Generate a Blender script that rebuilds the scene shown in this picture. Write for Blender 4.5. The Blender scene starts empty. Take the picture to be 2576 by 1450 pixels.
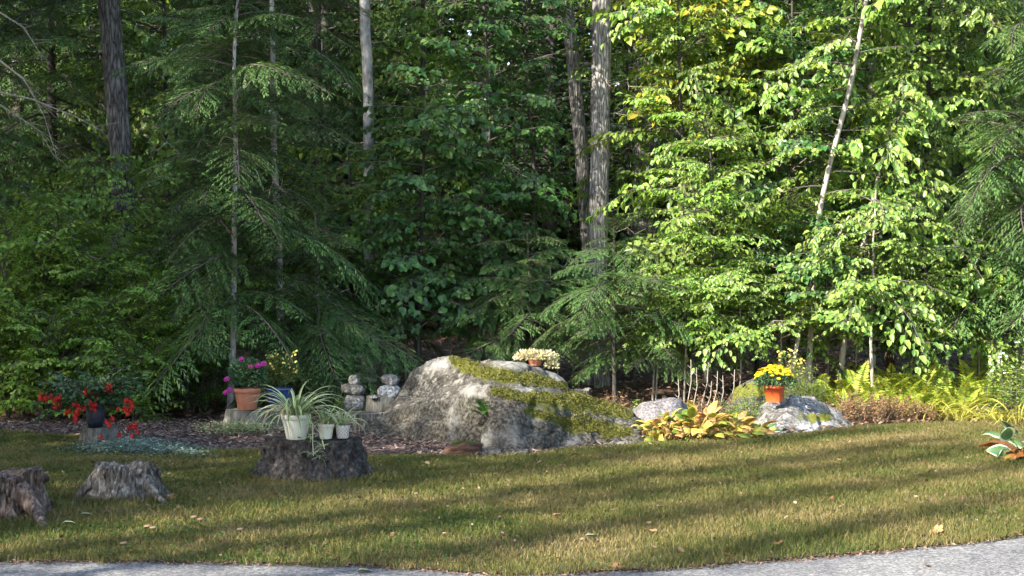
import bpy, math, random
import numpy as np
from mathutils import Matrix, Vector, Euler

# ------------------------------------------------------------------ camera, sky, sun, exposure
scene = bpy.context.scene
COL = scene.collection
FD, CU, CV, EYE = 3741.0, 1288.0, 725.0, 1.5      # focal length and centre in units of a 2576-wide frame
cam = bpy.data.cameras.new('camera')
cam.sensor_width = 36.0
cam.lens = 36.0 * FD / 2576.0
cam.clip_start = 0.1
cam.clip_end = 1500
camo = bpy.data.objects.new('camera', cam)
COL.objects.link(camo)
camo.location = (0, 0, EYE)
camo.rotation_euler = (math.pi / 2, 0, 0)
scene.camera = camo

SUN_EL = math.radians(34)
SUN_H = (-0.75, -0.661)
SUN = Vector((SUN_H[0] * math.cos(SUN_EL), SUN_H[1] * math.cos(SUN_EL), math.sin(SUN_EL)))
world = bpy.data.worlds.new('World')
scene.world = world
world.use_nodes = True
wn = world.node_tree
sky = wn.nodes.new('ShaderNodeTexSky')
sky.sky_type = 'NISHITA'
sky.sun_disc = False
sky.sun_elevation = SUN_EL
sky.sun_rotation = math.atan2(SUN.x, SUN.y)
bg = wn.nodes['Background']
bg.inputs['Strength'].default_value = 0.15
wn.links.new(sky.outputs[0], bg.inputs['Color'])
sl = bpy.data.lights.new('sun', 'SUN')
sl.energy = 5.0
sl.angle = math.radians(0.53)
sl.color = (1.0, 0.93, 0.82)
so = bpy.data.objects.new('sun', sl)
COL.objects.link(so)
so.rotation_euler = SUN.to_track_quat('Z', 'Y').to_euler()
vs = scene.view_settings
vs.view_transform = 'Standard'
vs.look = 'None'
vs.gamma = 1.0
vs.exposure = 1.8
vs.use_curve_mapping = False
scene.render.engine = 'CYCLES'
scene.cycles.max_bounces = 4
scene.cycles.diffuse_bounces = 2
scene.cycles.use_adaptive_sampling = True
scene.cycles.adaptive_threshold = 0.03
scene.cycles.transmission_bounces = 4
scene.cycles.glossy_bounces = 2

# ------------------------------------------------------------------ helpers
def pw(u, v, d):
    """point at depth d seen at (u, v) of the 2576 x 1450 frame"""
    return Vector(((u - CU) / FD * d, d, EYE - (v - CV) / FD * d))

def gd(v):
    return FD * EYE / (v - CV)

def _hash(ix, iy, iz, s):
    h = (ix * 374761393 + iy * 668265263 + iz * 1274126177 + s * 974711) & 0xFFFFFFFF
    h = ((h ^ (h >> 13)) * 1274126177) & 0xFFFFFFFF
    return ((h ^ (h >> 16)) & 0xFFFF) / 65535.0

def vnoise(P, s=0):
    P = np.asarray(P, float)
    I = np.floor(P).astype(np.int64)
    f = P - I
    f = f * f * (3 - 2 * f)
    r = 0
    for dx in (0, 1):
        for dy in (0, 1):
            for dz in (0, 1):
                w = (f[..., 0] if dx else 1 - f[..., 0]) * (f[..., 1] if dy else 1 - f[..., 1]) * (f[..., 2] if dz else 1 - f[..., 2])
                r = r + w * _hash(I[..., 0] + dx, I[..., 1] + dy, I[..., 2] + dz, s)
    return r * 2 - 1

def fbm(P, s=0, o=4):
    P = np.asarray(P, float)
    r, a = 0, 0.5
    for k in range(o):
        r = r + a * vnoise(P * 2 ** k + 17.3 * k, s + k)
        a *= 0.5
    return r

def GZ(x, y):
    x = np.asarray(x, float); y = np.asarray(y, float)
    P = np.stack([x * 0.5, y * 0.5, np.zeros_like(x + y)], -1) if np.ndim(x + y) else np.array([float(x) * 0.5, float(y) * 0.5, 0.0])
    z = 0.025 * vnoise(P, 5)
    up = np.clip(y - 18, 0, 40)
    return z + 0.055 * up + 0.12 * vnoise(P * 0.5, 8) * np.clip(up / 6, 0, 1)

def gz(x, y):
    return float(GZ(x, y))

def npmesh(name, V, Fs, mats, smooth=False):
    """Fs: list of (faces array n x k, material index)"""
    me = bpy.data.meshes.new(name)
    V = np.asarray(V, np.float32)
    me.vertices.add(len(V))
    me.vertices.foreach_set('co', V.ravel())
    idx, starts, mi, pos = [], [], [], 0
    for F, m in Fs:
        F = np.asarray(F, np.int32)
        if len(F) == 0:
            continue
        k = F.shape[1]
        idx.append(F.ravel())
        starts.append(pos + np.arange(len(F)) * k)
        mi.append(np.full(len(F), m, np.int32))
        pos += F.size
    idx = np.concatenate(idx); starts = np.concatenate(starts).astype(np.int32); mi = np.concatenate(mi)
    me.loops.add(len(idx))
    me.loops.foreach_set('vertex_index', idx)
    me.polygons.add(len(starts))
    me.polygons.foreach_set('loop_start', starts)
    me.polygons.foreach_set('material_index', mi)
    if smooth:
        me.polygons.foreach_set('use_smooth', np.ones(len(starts), bool))
    me.update(calc_edges=True)
    me.validate()
    for m in (mats if isinstance(mats, (list, tuple)) else [mats]):
        me.materials.append(m)
    return me

def obj(name, me, parent=None, loc=None, kind=None, label=None, cat=None, group=None, mtx=None):
    o = bpy.data.objects.new(name, me)
    COL.objects.link(o)
    if parent is not None:
        o.parent = parent
    if mtx is not None:
        o.matrix_basis = mtx
    if loc is not None:
        o.location = loc
    if kind: o['kind'] = kind
    if label: o['label'] = label
    if cat: o['category'] = cat
    if group: o['group'] = group
    return o

def thing(name, label, cat, loc=(0, 0, 0), rz=0, group=None):
    o = obj(name, None, loc=loc, label=label, cat=cat, group=group)
    o.rotation_euler.z = rz
    return o

class MB:
    """collects geometry of one mesh"""
    def __init__(s):
        s.V = []; s.n = 0; s.F = {}
    def add(s, V, F, m=0):
        V = np.asarray(V, float).reshape(-1, 3)
        F = np.asarray(F, int)
        if len(F):
            s.F.setdefault((F.shape[1], m), []).append(F + s.n)
        s.V.append(V); s.n += len(V)
    def tube(s, path, rad, n=6, m=0, cap=False):
        path = np.asarray([tuple(p) for p in path], float)
        k = len(path)
        rad = np.broadcast_to(np.asarray(rad, float), (k,))
        T = np.gradient(path, axis=0)
        T /= np.linalg.norm(T, axis=1)[:, None] + 1e-9
        ref = np.array([0, 0, 1.0]) if abs(T[0, 2]) < 0.8 else np.array([1.0, 0, 0])
        A = np.cross(T, ref); A /= np.linalg.norm(A, axis=1)[:, None] + 1e-9
        B = np.cross(T, A)
        th = np.arange(n) / n * 2 * math.pi
        V = path[:, None] + rad[:, None, None] * (np.cos(th)[None, :, None] * A[:, None] + np.sin(th)[None, :, None] * B[:, None])
        F = grid_faces(k, n, True)
        s.add(V, F, m)
        if cap:
            c = s.n
            s.add(path[-1:], [], m)
            b = c - n
            s.F.setdefault((3, m), []).append(np.array([[b + i, b + (i + 1) % n, c] for i in range(n)]))
    def mesh(s, name, mats, smooth=False):
        return npmesh(name, np.concatenate(s.V), [(np.concatenate(f), m) for (k, m), f in s.F.items()], mats, smooth)

def grid_faces(a, b, wrap=False):
    i = np.arange(a - 1)[:, None]
    j = np.arange(b if wrap else b - 1)[None, :]
    j2 = (j + 1) % b
    return np.stack([i * b + j, i * b + j2, (i + 1) * b + j2, (i + 1) * b + j], -1).reshape(-1, 4)

def lathe(mb, prof, n=32, m=0):
    th = np.arange(n) / n * 2 * math.pi
    V = np.array([[(r * math.cos(t), r * math.sin(t), z) for t in th] for r, z in prof])
    mb.add(V, grid_faces(len(prof), n, True), m)

def leafset(P, D, N, L, W, fold=0.15, droop=0.2):
    """six-cornered folded leaves; returns V, quads"""
    P, D, N = (np.asarray(a, float) for a in (P, D, N))
    D = D / (np.linalg.norm(D, axis=1)[:, None] + 1e-9)
    S = np.cross(D, N); S /= np.linalg.norm(S, axis=1)[:, None] + 1e-9
    N = np.cross(S, D)
    L = np.broadcast_to(np.asarray(L, float), (len(P),))[:, None]
    W = np.broadcast_to(np.asarray(W, float), (len(P),))[:, None]
    b = P
    l1 = P + D * L * .30 + S * W * .46 + N * fold * W
    r1 = P + D * L * .30 - S * W * .46 + N * fold * W
    l2 = P + D * L * .66 + S * W * .40 + N * (fold * W * .9 - droop * L * .35)
    r2 = P + D * L * .66 - S * W * .40 + N * (fold * W * .9 - droop * L * .35)
    t = P + D * L - N * droop * L
    V = np.stack([b, l1, l2, t, r2, r1], 1).reshape(-1, 3)
    i = np.arange(len(P))[:, None] * 6
    F = np.concatenate([i + np.array([[0, 3, 2, 1]]), i + np.array([[0, 5, 4, 3]])])
    return V, F

# ------------------------------------------------------------------ materials
def newmat(name):
    m = bpy.data.materials.new(name)
    m.use_nodes = True
    nt = m.node_tree
    nt.nodes.clear()
    out = nt.nodes.new('ShaderNodeOutputMaterial')
    return m, nt, out

def nd(nt, t, **kw):
    n = nt.nodes.new(t)
    for k, v in kw.items():
        if k in n.inputs.keys():
            n.inputs[k].default_value = v
        else:
            setattr(n, k, v)
    return n

def ramp(nt, cols, const=False):
    r = nt.nodes.new('ShaderNodeValToRGB')
    cr = r.color_ramp
    cr.interpolation = 'CONSTANT' if const else 'LINEAR'
    if not isinstance(cols[0][0], (tuple, list)):
        cols = [(c, i / max(1, len(cols) - 1)) for i, c in enumerate(cols)]
    for i, (c, p) in enumerate(cols):
        e = cr.elements[i] if i < 2 else cr.elements.new(p)
        e.position = p
        e.color = (*c, 1)
    return r

def leafmat(name, cols, trans=0.38, rough=0.5, objvar=0.5, warm=(1.15, 1.12, 0.6), spec=0.35, posvar=0.0):
    m, nt, out = newmat(name)
    L = nt.links.new
    geo = nd(nt, 'ShaderNodeNewGeometry')
    r = ramp(nt, cols)
    if posvar:
        tc = nd(nt, 'ShaderNodeTexNoise', Scale=posvar, Detail=3.0)
        L(geo.outputs['Position'], tc.inputs['Vector'])
        mx = nd(nt, 'ShaderNodeMath', operation='MULTIPLY_ADD')
        L(geo.outputs['Random Per Island'], mx.inputs[0]); mx.inputs[1].default_value = 0.6
        ad = nd(nt, 'ShaderNodeMath', operation='MULTIPLY_ADD')
        L(tc.outputs['Fac'], ad.inputs[0]); ad.inputs[1].default_value = 1.6; ad.inputs[2].default_value = -0.6
        L(ad.outputs[0], mx.inputs[2])
        L(mx.outputs[0], r.inputs[0])
    else:
        L(geo.outputs['Random Per Island'], r.inputs[0])
    oi = nd(nt, 'ShaderNodeObjectInfo')
    hs = nd(nt, 'ShaderNodeHueSaturation')
    mr = nd(nt, 'ShaderNodeMapRange')
    L(oi.outputs['Random'], mr.inputs[0])
    mr.inputs[3].default_value = 1 - objvar * .45; mr.inputs[4].default_value = 1 + objvar * .45
    L(mr.outputs[0], hs.inputs['Value'])
    mh = nd(nt, 'ShaderNodeMapRange')
    L(oi.outputs['Random'], mh.inputs[0])
    mh.inputs[3].default_value = 0.5 - 0.02 * objvar; mh.inputs[4].default_value = 0.5 + 0.02 * objvar
    L(mh.outputs[0], hs.inputs['Hue'])
    L(r.outputs[0], hs.inputs['Color'])
    p = nd(nt, 'ShaderNodeBsdfPrincipled', Roughness=rough)
    p.inputs['Specular IOR Level'].default_value = spec
    L(hs.outputs[0], p.inputs['Base Color'])
    t = nd(nt, 'ShaderNodeBsdfTranslucent')
    mm = nd(nt, 'ShaderNodeMix', data_type='RGBA', blend_type='MULTIPLY')
    mm.inputs[0].default_value = 1.0
    L(hs.outputs[0], mm.inputs[6]); mm.inputs[7].default_value = (*warm, 1)
    L(mm.outputs[2], t.inputs['Color'])
    mix = nd(nt, 'ShaderNodeMixShader')
    mix.inputs[0].default_value = trans
    L(p.outputs[0], mix.inputs[1]); L(t.outputs[0], mix.inputs[2])
    L(mix.outputs[0], out.inputs[0])
    return m

def noisemat(name, cols, scale=4.0, stretch=(1, 1, 1), detail=6.0, rough=0.85, bump=0.3, bscale=None, bdist=0.02, spec=0.3, coord='Object', cols2=None, scale2=20.0, objvar=0.0):
    m, nt, out = newmat(name)
    L = nt.links.new
    tc = nd(nt, 'ShaderNodeTexCoord')
    mp = nd(nt, 'ShaderNodeMapping')
    mp.inputs['Scale'].default_value = stretch
    L(tc.outputs[coord], mp.inputs[0])
    n1 = nd(nt, 'ShaderNodeTexNoise', Scale=scale, Detail=detail, Roughness=0.62)
    L(mp.outputs[0], n1.inputs['Vector'])
    r = ramp(nt, [(c, 0.3 + 0.4 * i / (len(cols) - 1)) for i, c in enumerate(cols)])
    L(n1.outputs['Fac'], r.inputs[0])
    colout = r.outputs[0]
    n2 = nd(nt, 'ShaderNodeTexNoise', Scale=scale2, Detail=4.0)
    L(mp.outputs[0], n2.inputs['Vector'])
    if cols2:
        r2 = ramp(nt, [(cols2[0], .35), (cols2[1], .65)])
        L(n2.outputs['Fac'], r2.inputs[0])
        mx = nd(nt, 'ShaderNodeMix', data_type='RGBA', blend_type='MULTIPLY')
        mx.inputs[0].default_value = 1
        L(colout, mx.inputs[6]); L(r2.outputs[0], mx.inputs[7])
        colout = mx.outputs[2]
    if objvar:
        oi = nd(nt, 'ShaderNodeObjectInfo'); mr = nd(nt, 'ShaderNodeMapRange')
        mr.inputs[3].default_value = 1 - objvar; mr.inputs[4].default_value = 1 + objvar
        L(oi.outputs['Random'], mr.inputs[0])
        hs = nd(nt, 'ShaderNodeHueSaturation'); L(mr.outputs[0], hs.inputs['Value']); L(colout, hs.inputs['Color'])
        colout = hs.outputs[0]
    p = nd(nt, 'ShaderNodeBsdfPrincipled', Roughness=rough)
    p.inputs['Specular IOR Level'].default_value = spec
    L(colout, p.inputs['Base Color'])
    if bump:
        b = nd(nt, 'ShaderNodeBump', Strength=bump, Distance=bdist)
        if bscale:
            n3 = nd(nt, 'ShaderNodeTexNoise', Scale=bscale, Detail=5.0)
            L(mp.outputs[0], n3.inputs['Vector'])
            L(n3.outputs['Fac'], b.inputs['Height'])
        else:
            L(n1.outputs['Fac'], b.inputs['Height'])
        L(b.outputs[0], p.inputs['Normal'])
    L(p.outputs[0], out.inputs[0])
    return m

M = {}
M['beech'] = leafmat('beech_leaf', [(.08, .17, .034), (.16, .27, .05), (.23, .345, .065), (.31, .40, .08)], trans=.42, spec=.55, rough=.42)
M['yellow_beech'] = leafmat('yellowing_leaf', [(.14, .24, .03), (.21, .31, .04), (.28, .35, .045), (.33, .34, .045), (.45, .34, .04)], trans=.42, spec=.5, rough=.42)
M['hobble'] = leafmat('broad_leaf', [(.045, .115, .035), (.065, .15, .04), (.085, .175, .042), (.13, .22, .05)], trans=.34, spec=.5, rough=.42)
M['hemlock'] = leafmat('hemlock_needle', [(.046, .10, .03), (.07, .14, .038), (.105, .18, .045)], trans=.22, rough=.55, spec=.3)
M['shrub'] = leafmat('shrub_leaf', [(.11, .22, .035), (.18, .31, .045), (.26, .38, .055)], trans=.42, spec=.5, rough=.42)
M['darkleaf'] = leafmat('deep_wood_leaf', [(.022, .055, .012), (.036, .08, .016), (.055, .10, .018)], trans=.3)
M['twig'] = noisemat('twig_bark', [(.05, .042, .034), (.12, .10, .085)], scale=8)
M['bark_big'] = noisemat('furrowed_bark', [(.05, .043, .038), (.2, .18, .165), (.38, .35, .32)], scale=7, stretch=(3.2, 3.2, .45), bump=1.0, bdist=.05, detail=8)
M['bark_pale'] = noisemat('pale_bark', [(.09, .08, .07), (.40, .38, .355), (.55, .53, .50)], scale=5, stretch=(1.5, 1.5, .8), bump=.5, bdist=.02, cols2=[(.55, .55, .55), (1, 1, 1)], scale2=16)
M['bark_grey'] = noisemat('grey_bark', [(.13, .115, .10), (.26, .235, .21), (.40, .37, .335)], scale=9, stretch=(3.5, 3.5, .35), bump=.9, bdist=.04, detail=8)
def barkmat(name, dark, mid, pale, sc=26.0, zs=.16):
    m, nt, out = newmat(name); L = nt.links.new
    tc = nd(nt, 'ShaderNodeTexCoord'); mp = nd(nt, 'ShaderNodeMapping'); mp.inputs['Scale'].default_value = (1, 1, zs); L(tc.outputs['Object'], mp.inputs[0])
    nz = nd(nt, 'ShaderNodeTexNoise', Scale=9.0, Detail=5.0); L(mp.outputs[0], nz.inputs['Vector'])
    mx = nd(nt, 'ShaderNodeMix', data_type='RGBA', blend_type='LINEAR_LIGHT'); mx.inputs[0].default_value = .06; L(mp.outputs[0], mx.inputs[6]); L(nz.outputs['Color'], mx.inputs[7])
    v = nd(nt, 'ShaderNodeTexVoronoi', Scale=sc, feature='DISTANCE_TO_EDGE'); L(mx.outputs[2], v.inputs['Vector'])
    n2 = nd(nt, 'ShaderNodeTexNoise', Scale=5.0, Detail=7.0, Roughness=.7); L(tc.outputs['Object'], n2.inputs['Vector'])
    r1 = ramp(nt, [(dark, 0), (mid, .12), (pale, .4)]); L(v.outputs['Distance'], r1.inputs[0])
    r2 = ramp(nt, [((.5, .5, .48), .32), ((1.15, 1.15, 1.15), .68)]); L(n2.outputs['Fac'], r2.inputs[0])
    mu = nd(nt, 'ShaderNodeMix', data_type='RGBA', blend_type='MULTIPLY'); mu.inputs[0].default_value = 1; L(r1.outputs[0], mu.inputs[6]); L(r2.outputs[0], mu.inputs[7])
    p = nd(nt, 'ShaderNodeBsdfPrincipled', Roughness=.92); L(mu.outputs[2], p.inputs['Base Color'])
    b = nd(nt, 'ShaderNodeBump', Strength=1.0, Distance=.04); L(v.outputs['Distance'], b.inputs['Height']); L(b.outputs[0], p.inputs['Normal'])
    L(p.outputs[0], out.inputs[0]); return m
M['bark_big'] = barkmat('furrowed_bark', (.035, .03, .027), (.15, .135, .122), (.29, .265, .245), 20.0)
M['bark_grey'] = barkmat('grey_bark', (.085, .075, .065), (.29, .265, .24), (.48, .45, .415), 26.0)
M['bark_young'] = noisemat('young_bark', [(.13, .11, .09), (.30, .265, .22), (.42, .38, .32)], scale=6, stretch=(2, 2, .6), bump=.3, bdist=.01)
M['bark_dark'] = noisemat('dark_bark', [(.03, .026, .022), (.09, .078, .066)], scale=8, stretch=(3, 3, .5), bump=.8, bdist=.03)
M['dead'] = noisemat('dead_stem', [(.20, .17, .13), (.34, .30, .25)], scale=12, bump=0)
M['litter'] = noisemat('leaf_litter', [(.035, .022, .014), (.10, .062, .038), (.19, .125, .08)], scale=9, bump=.6, bdist=.03, detail=8, cols2=[(.5, .5, .5), (1, 1, 1)], scale2=45)
M['litter_leaf'] = leafmat('fallen_litter', [(.06, .035, .02), (.13, .075, .042), (.22, .135, .085), (.32, .22, .15)], trans=.1, objvar=0)
M['soil'] = noisemat('lawn_soil', [(.045, .045, .02), (.075, .068, .03), (.115, .095, .048)], scale=14, bump=.4, detail=8)
M['mulch'] = noisemat('mulch', [(.045, .032, .027), (.12, .085, .07), (.21, .16, .135)], scale=22, bump=.8, bdist=.02, detail=9)
M['chip'] = leafmat('mulch_chip', [(.05, .032, .026), (.12, .078, .062), (.20, .14, .115), (.30, .225, .19)], trans=0, rough=.9, objvar=0)

# ------------------------------------------------------------------ the ground sheets
def sheet(name, outline_lo, outline_hi, n, m, lift, mat, xs=None):
    """a sheet between two curves y = lo(x), y = hi(x)"""
    X = np.linspace(xs[0], xs[1], n)
    lo = np.interp(X, [p[0] for p in outline_lo], [p[1] for p in outline_lo])
    hi = np.interp(X, [p[0] for p in outline_hi], [p[1] for p in outline_hi])
    t = np.linspace(0, 1, m)[:, None]
    Y = lo[None] * (1 - t) + hi[None] * t
    XX = np.broadcast_to(X[None], Y.shape)
    Z = GZ(XX, Y) + lift
    o = obj(name, npmesh(name, np.stack([XX, Y, Z], -1).reshape(-1, 3), [(grid_faces(m, n), 0)], mat, True), kind='structure')
    return o

gx = np.concatenate([[-600, -200, -80, -40], np.arange(-24, 24.01, .4), [40, 80, 200, 600]])
gy = np.concatenate([[-200, -60, -20], np.arange(-8, 6, 2), np.arange(6, 44, .4), [60, 100, 250, 900]])
XX, YY = np.meshgrid(gx, gy)
ZZ = GZ(XX, YY) - 0.012
obj('ground', npmesh('ground', np.stack([XX, YY, ZZ], -1).reshape(-1, 3), [(grid_faces(len(gy), len(gx)), 0)], M['litter'], True), kind='structure')

def edge_px(pts):
    return [((u - CU) / FD * gd(v), gd(v)) for u, v in pts]
ROAD = edge_px([(0, 1411), (200, 1410), (400, 1413), (900, 1415), (1050, 1420), (1180, 1431), (1290, 1435), (1450, 1431), (1769, 1416), (2127, 1391), (2400, 1366), (2576, 1347)])
ROAD = [(-14, 8.9), (-6, 8.35)] + ROAD + [(6, 10.6), (12, 15)]
LAWN = edge_px([(0, 1088), (190, 1098), (330, 1108), (480, 1132), (640, 1134), (930, 1148), (1200, 1152), (1340, 1144), (1500, 1130), (1620, 1120), (1900, 1106), (2160, 1082), (2350, 1070), (2500, 1062), (2576, 1060)])
LAWN = [(-14, 14.5), (-7, 15.2)] + LAWN + [(8, 17.5), (14, 19)]
MULCH = [(-14, 16.9), (-4.0, 17.0), (-2.2, 16.6), (0, 16.2), (1.3, 15.4), (2.5, 15.2), (14, 15)]
def road_y(x): return np.interp(x, [p[0] for p in ROAD], [p[1] for p in ROAD])
def lawn_y(x): return np.interp(x, [p[0] for p in LAWN], [p[1] for p in LAWN])
def mulch_y(x): return np.interp(x, [p[0] for p in MULCH], [p[1] for p in MULCH])

M['asphalt'] = None
def asphalt():
    m, nt, out = newmat('asphalt')
    L = nt.links.new
    tc = nd(nt, 'ShaderNodeTexCoord')
    v = nd(nt, 'ShaderNodeTexVoronoi', Scale=75.0)
    n = nd(nt, 'ShaderNodeTexNoise', Scale=1.6, Detail=6.0)
    n2 = nd(nt, 'ShaderNodeTexNoise', Scale=90.0, Detail=3.0)
    for q in (v, n, n2): L(tc.outputs['Object'], q.inputs['Vector'])
    r = ramp(nt, [((.075, .073, .07), 0), ((.15, .147, .14), .5), ((.30, .29, .275), 1)])
    sep = nd(nt, 'ShaderNodeSeparateColor'); L(v.outputs['Color'], sep.inputs[0])
    L(sep.outputs[0], r.inputs[0])
    r2 = ramp(nt, [((.7, .7, .72), .35), ((1.05, 1.04, 1.02), .65)])
    L(n.outputs['Fac'], r2.inputs[0])
    mx = nd(nt, 'ShaderNodeMix', data_type='RGBA', blend_type='MULTIPLY'); mx.inputs[0].default_value = 1
    L(r.outputs[0], mx.inputs[6]); L(r2.outputs[0], mx.inputs[7])
    p = nd(nt, 'ShaderNodeBsdfPrincipled', Roughness=.85)
    L(mx.outputs[2], p.inputs['Base Color'])
    b = nd(nt, 'ShaderNodeBump', Strength=.7, Distance=.006)
    L(v.outputs['Distance'], b.inputs['Height']); L(b.outputs[0], p.inputs['Normal'])
    L(p.outputs[0], out.inputs[0])
    return m
M['asphalt'] = asphalt()
sheet('road', [(-14, -4), (14, -4)], [(x, y + .25) for x, y in ROAD], 160, 40, -0.004, M['asphalt'], (-13, 11))
sheet('lawn', ROAD, LAWN, 160, 60, 0.006, M['soil'], (-13, 13))
sheet('mulch_bed', [(x, y - .15) for x, y in LAWN], MULCH, 140, 20, 0.0, M['mulch'], (-13, 1.6))

# ------------------------------------------------------------------ lawn grass (nobody could count it)
rng = np.random.default_rng(7)
M['grass'] = leafmat('grass_blade', [(.043, .08, .014), (.085, .102, .023), (.135, .122, .036), (.195, .155, .06), (.27, .205, .10)], trans=.3, rough=.6, objvar=0, posvar=.9, spec=.2)
def scatter_wedge(n, y0, y1, k=0.37, pad=.4):
    out = []
    tot = 0
    while tot < n:
        y = np.sqrt(rng.uniform(y0 * y0, y1 * y1, n))
        x = rng.uniform(-1, 1, n) * (y * k + pad)
        ok = (y > road_y(x) - .05 + .07 * vnoise(np.stack([x * 5, y * 0, y * 0], -1), 3)) & (y < lawn_y(x) + .06 * vnoise(np.stack([x * 4, y * 0 + 9, y * 0], -1), 4))
        out.append(np.stack([x[ok], y[ok]], -1)); tot += ok.sum()
    return np.concatenate(out)[:n]
def grass_mesh(xy, h0, h1, w):
    n = len(xy)
    z = GZ(xy[:, 0], xy[:, 1]) + .004
    a = rng.uniform(0, 2 * math.pi, n)
    h = rng.uniform(h0, h1, n) * (0.75 + .5 * (vnoise(np.stack([xy[:, 0] * 1.7, xy[:, 1] * 1.7, z * 0], -1), 2) * .5 + .5))
    lean = rng.uniform(.15, .9, n) * h
    la = rng.uniform(0, 2 * math.pi, n)
    ww = w * rng.uniform(.6, 1.3, n) * (xy[:, 1] / 10) ** .5
    d = np.stack([np.cos(a) * ww, np.sin(a) * ww, 0 * a], -1)
    B = np.stack([xy[:, 0], xy[:, 1], z], -1)
    mid = B + np.stack([np.cos(la) * lean * .35, np.sin(la) * lean * .35, h * .6], -1)
    tip = B + np.stack([np.cos(la) * lean, np.sin(la) * lean, h], -1)
    V = np.stack([B - d * .5, B + d * .5, mid + d * .42, mid - d * .42, tip], 1).reshape(-1, 3)
    i = np.arange(n)[:, None] * 5
    return npmesh('lawn_grass', V, [(i + np.array([[0, 1, 2, 3]]), 0), (i + np.array([[3, 2, 4]]), 0)], M['grass'])
xy = scatter_wedge(290000, 7.7, 17)
ring = []
for (sx, sy, sr, sq) in [((788 - CU) / FD * 11.65, 11.65, .53, .72), ((318 - CU) / FD * 10.6, 10.6, .40, .8), ((18 - CU) / FD * 9.75, 9.75, .36, 1.0), (-2.1, 13.3, .5, .4), (-3.2, 12.2, .6, .5)]:
    a = rng.uniform(0, 6.283, 1500); q = sr + np.abs(rng.normal(0, .06, 1500)) - .03
    ring.append(np.stack([sx + np.cos(a) * q, sy + np.sin(a) * q * sq], -1))
obj('tall_grass', grass_mesh(np.concatenate(ring), .035, .085, .0055), kind='stuff', label='longer unmown grass around the stumps', cat='grass')
obj('lawn_grass', grass_mesh(xy, .02, .05, .0058), kind='stuff', label='short mown grass of the sloping lawn, dry in places', cat='grass')

# weeds and clover among the grass, denser to the left
n = 26000
xy = scatter_wedge(n, 7.9, 16)
keep = rng.uniform(0, 1, n) < np.clip(.55 - .28 * (xy[:, 0] + 2.2) + .9 * vnoise(np.stack([xy[:, 0] * .9, xy[:, 1] * .9, 0 * xy[:, 0]], -1), 21), .03, 1)
xy = xy[keep]; n = len(xy)
a = rng.uniform(0, 6.283, n)
D = np.stack([np.cos(a), np.sin(a), rng.uniform(-.1, .5, n)], -1)
N = np.stack([rng.normal(0, .3, n), rng.normal(0, .3, n), np.ones(n)], -1)
P = np.stack([xy[:, 0], xy[:, 1], GZ(xy[:, 0], xy[:, 1]) + rng.uniform(.01, .045, n)], -1)
V, F = leafset(P, D, N, rng.uniform(.016, .034, n), rng.uniform(.010, .019, n))
M['clover'] = leafmat('clover_leaf', [(.03, .075, .015), (.048, .105, .02), (.075, .13, .024)], objvar=0)
obj('lawn_weeds', npmesh('lawn_weeds', V, [(F, 0)], M['clover']), kind='stuff', label='low clover and broad leaved weeds growing in the lawn', cat='weeds')

# mulch chips and leaf litter
n = 52000
y = rng.uniform(13.0, 17.1, n); x = rng.uniform(-1, .17, n) * (y * .37 + .3)
ok = (y > lawn_y(x) - .1) & (y < mulch_y(x))
x, y = x[ok], y[ok]; n = len(x)
a = rng.uniform(0, 6.283, n)
V, F = leafset(np.stack([x, y, GZ(x, y) + rng.uniform(.002, .03, n)], -1), np.stack([np.cos(a), np.sin(a), rng.normal(0, .25, n)], -1),
               np.stack([rng.normal(0, .35, n), rng.normal(0, .35, n), np.ones(n)], -1), rng.uniform(.03, .085, n), rng.uniform(.008, .022, n), .1, .05)
obj('mulch_chips', npmesh('mulch_chips', V, [(F, 0)], M['chip']), kind='stuff', label='shredded brown bark mulch around the stumps and boulder', cat='mulch')
n = 26000
y = rng.uniform(14.5, 34, n); x = rng.uniform(-1, 1, n) * (y * .37 + .3)
ok = (y > np.maximum(lawn_y(x) + .05, np.where(x < 1.4, mulch_y(x), 0)))
x, y = x[ok], y[ok]; n = len(x)
a = rng.uniform(0, 6.283, n)
V, F = leafset(np.stack([x, y, GZ(x, y) + rng.uniform(.0, .04, n)], -1), np.stack([np.cos(a), np.sin(a), rng.normal(0, .25, n)], -1),
               np.stack([rng.normal(0, .4, n), rng.normal(0, .4, n), np.ones(n)], -1), rng.uniform(.05, .11, n), rng.uniform(.03, .06, n), .25, -.1)
obj('leaf_litter', npmesh('leaf_litter', V, [(F, 0)], M['litter_leaf']), kind='stuff', label='dry brown leaves covering the floor of the woods', cat='leaf litter')

# ------------------------------------------------------------------ branches
def axis_pt(s, L, rise, droop, sway):
    return np.array([L * s, L * sway * math.sin(s * 3), L * (rise * s - droop * s * s)])

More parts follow.
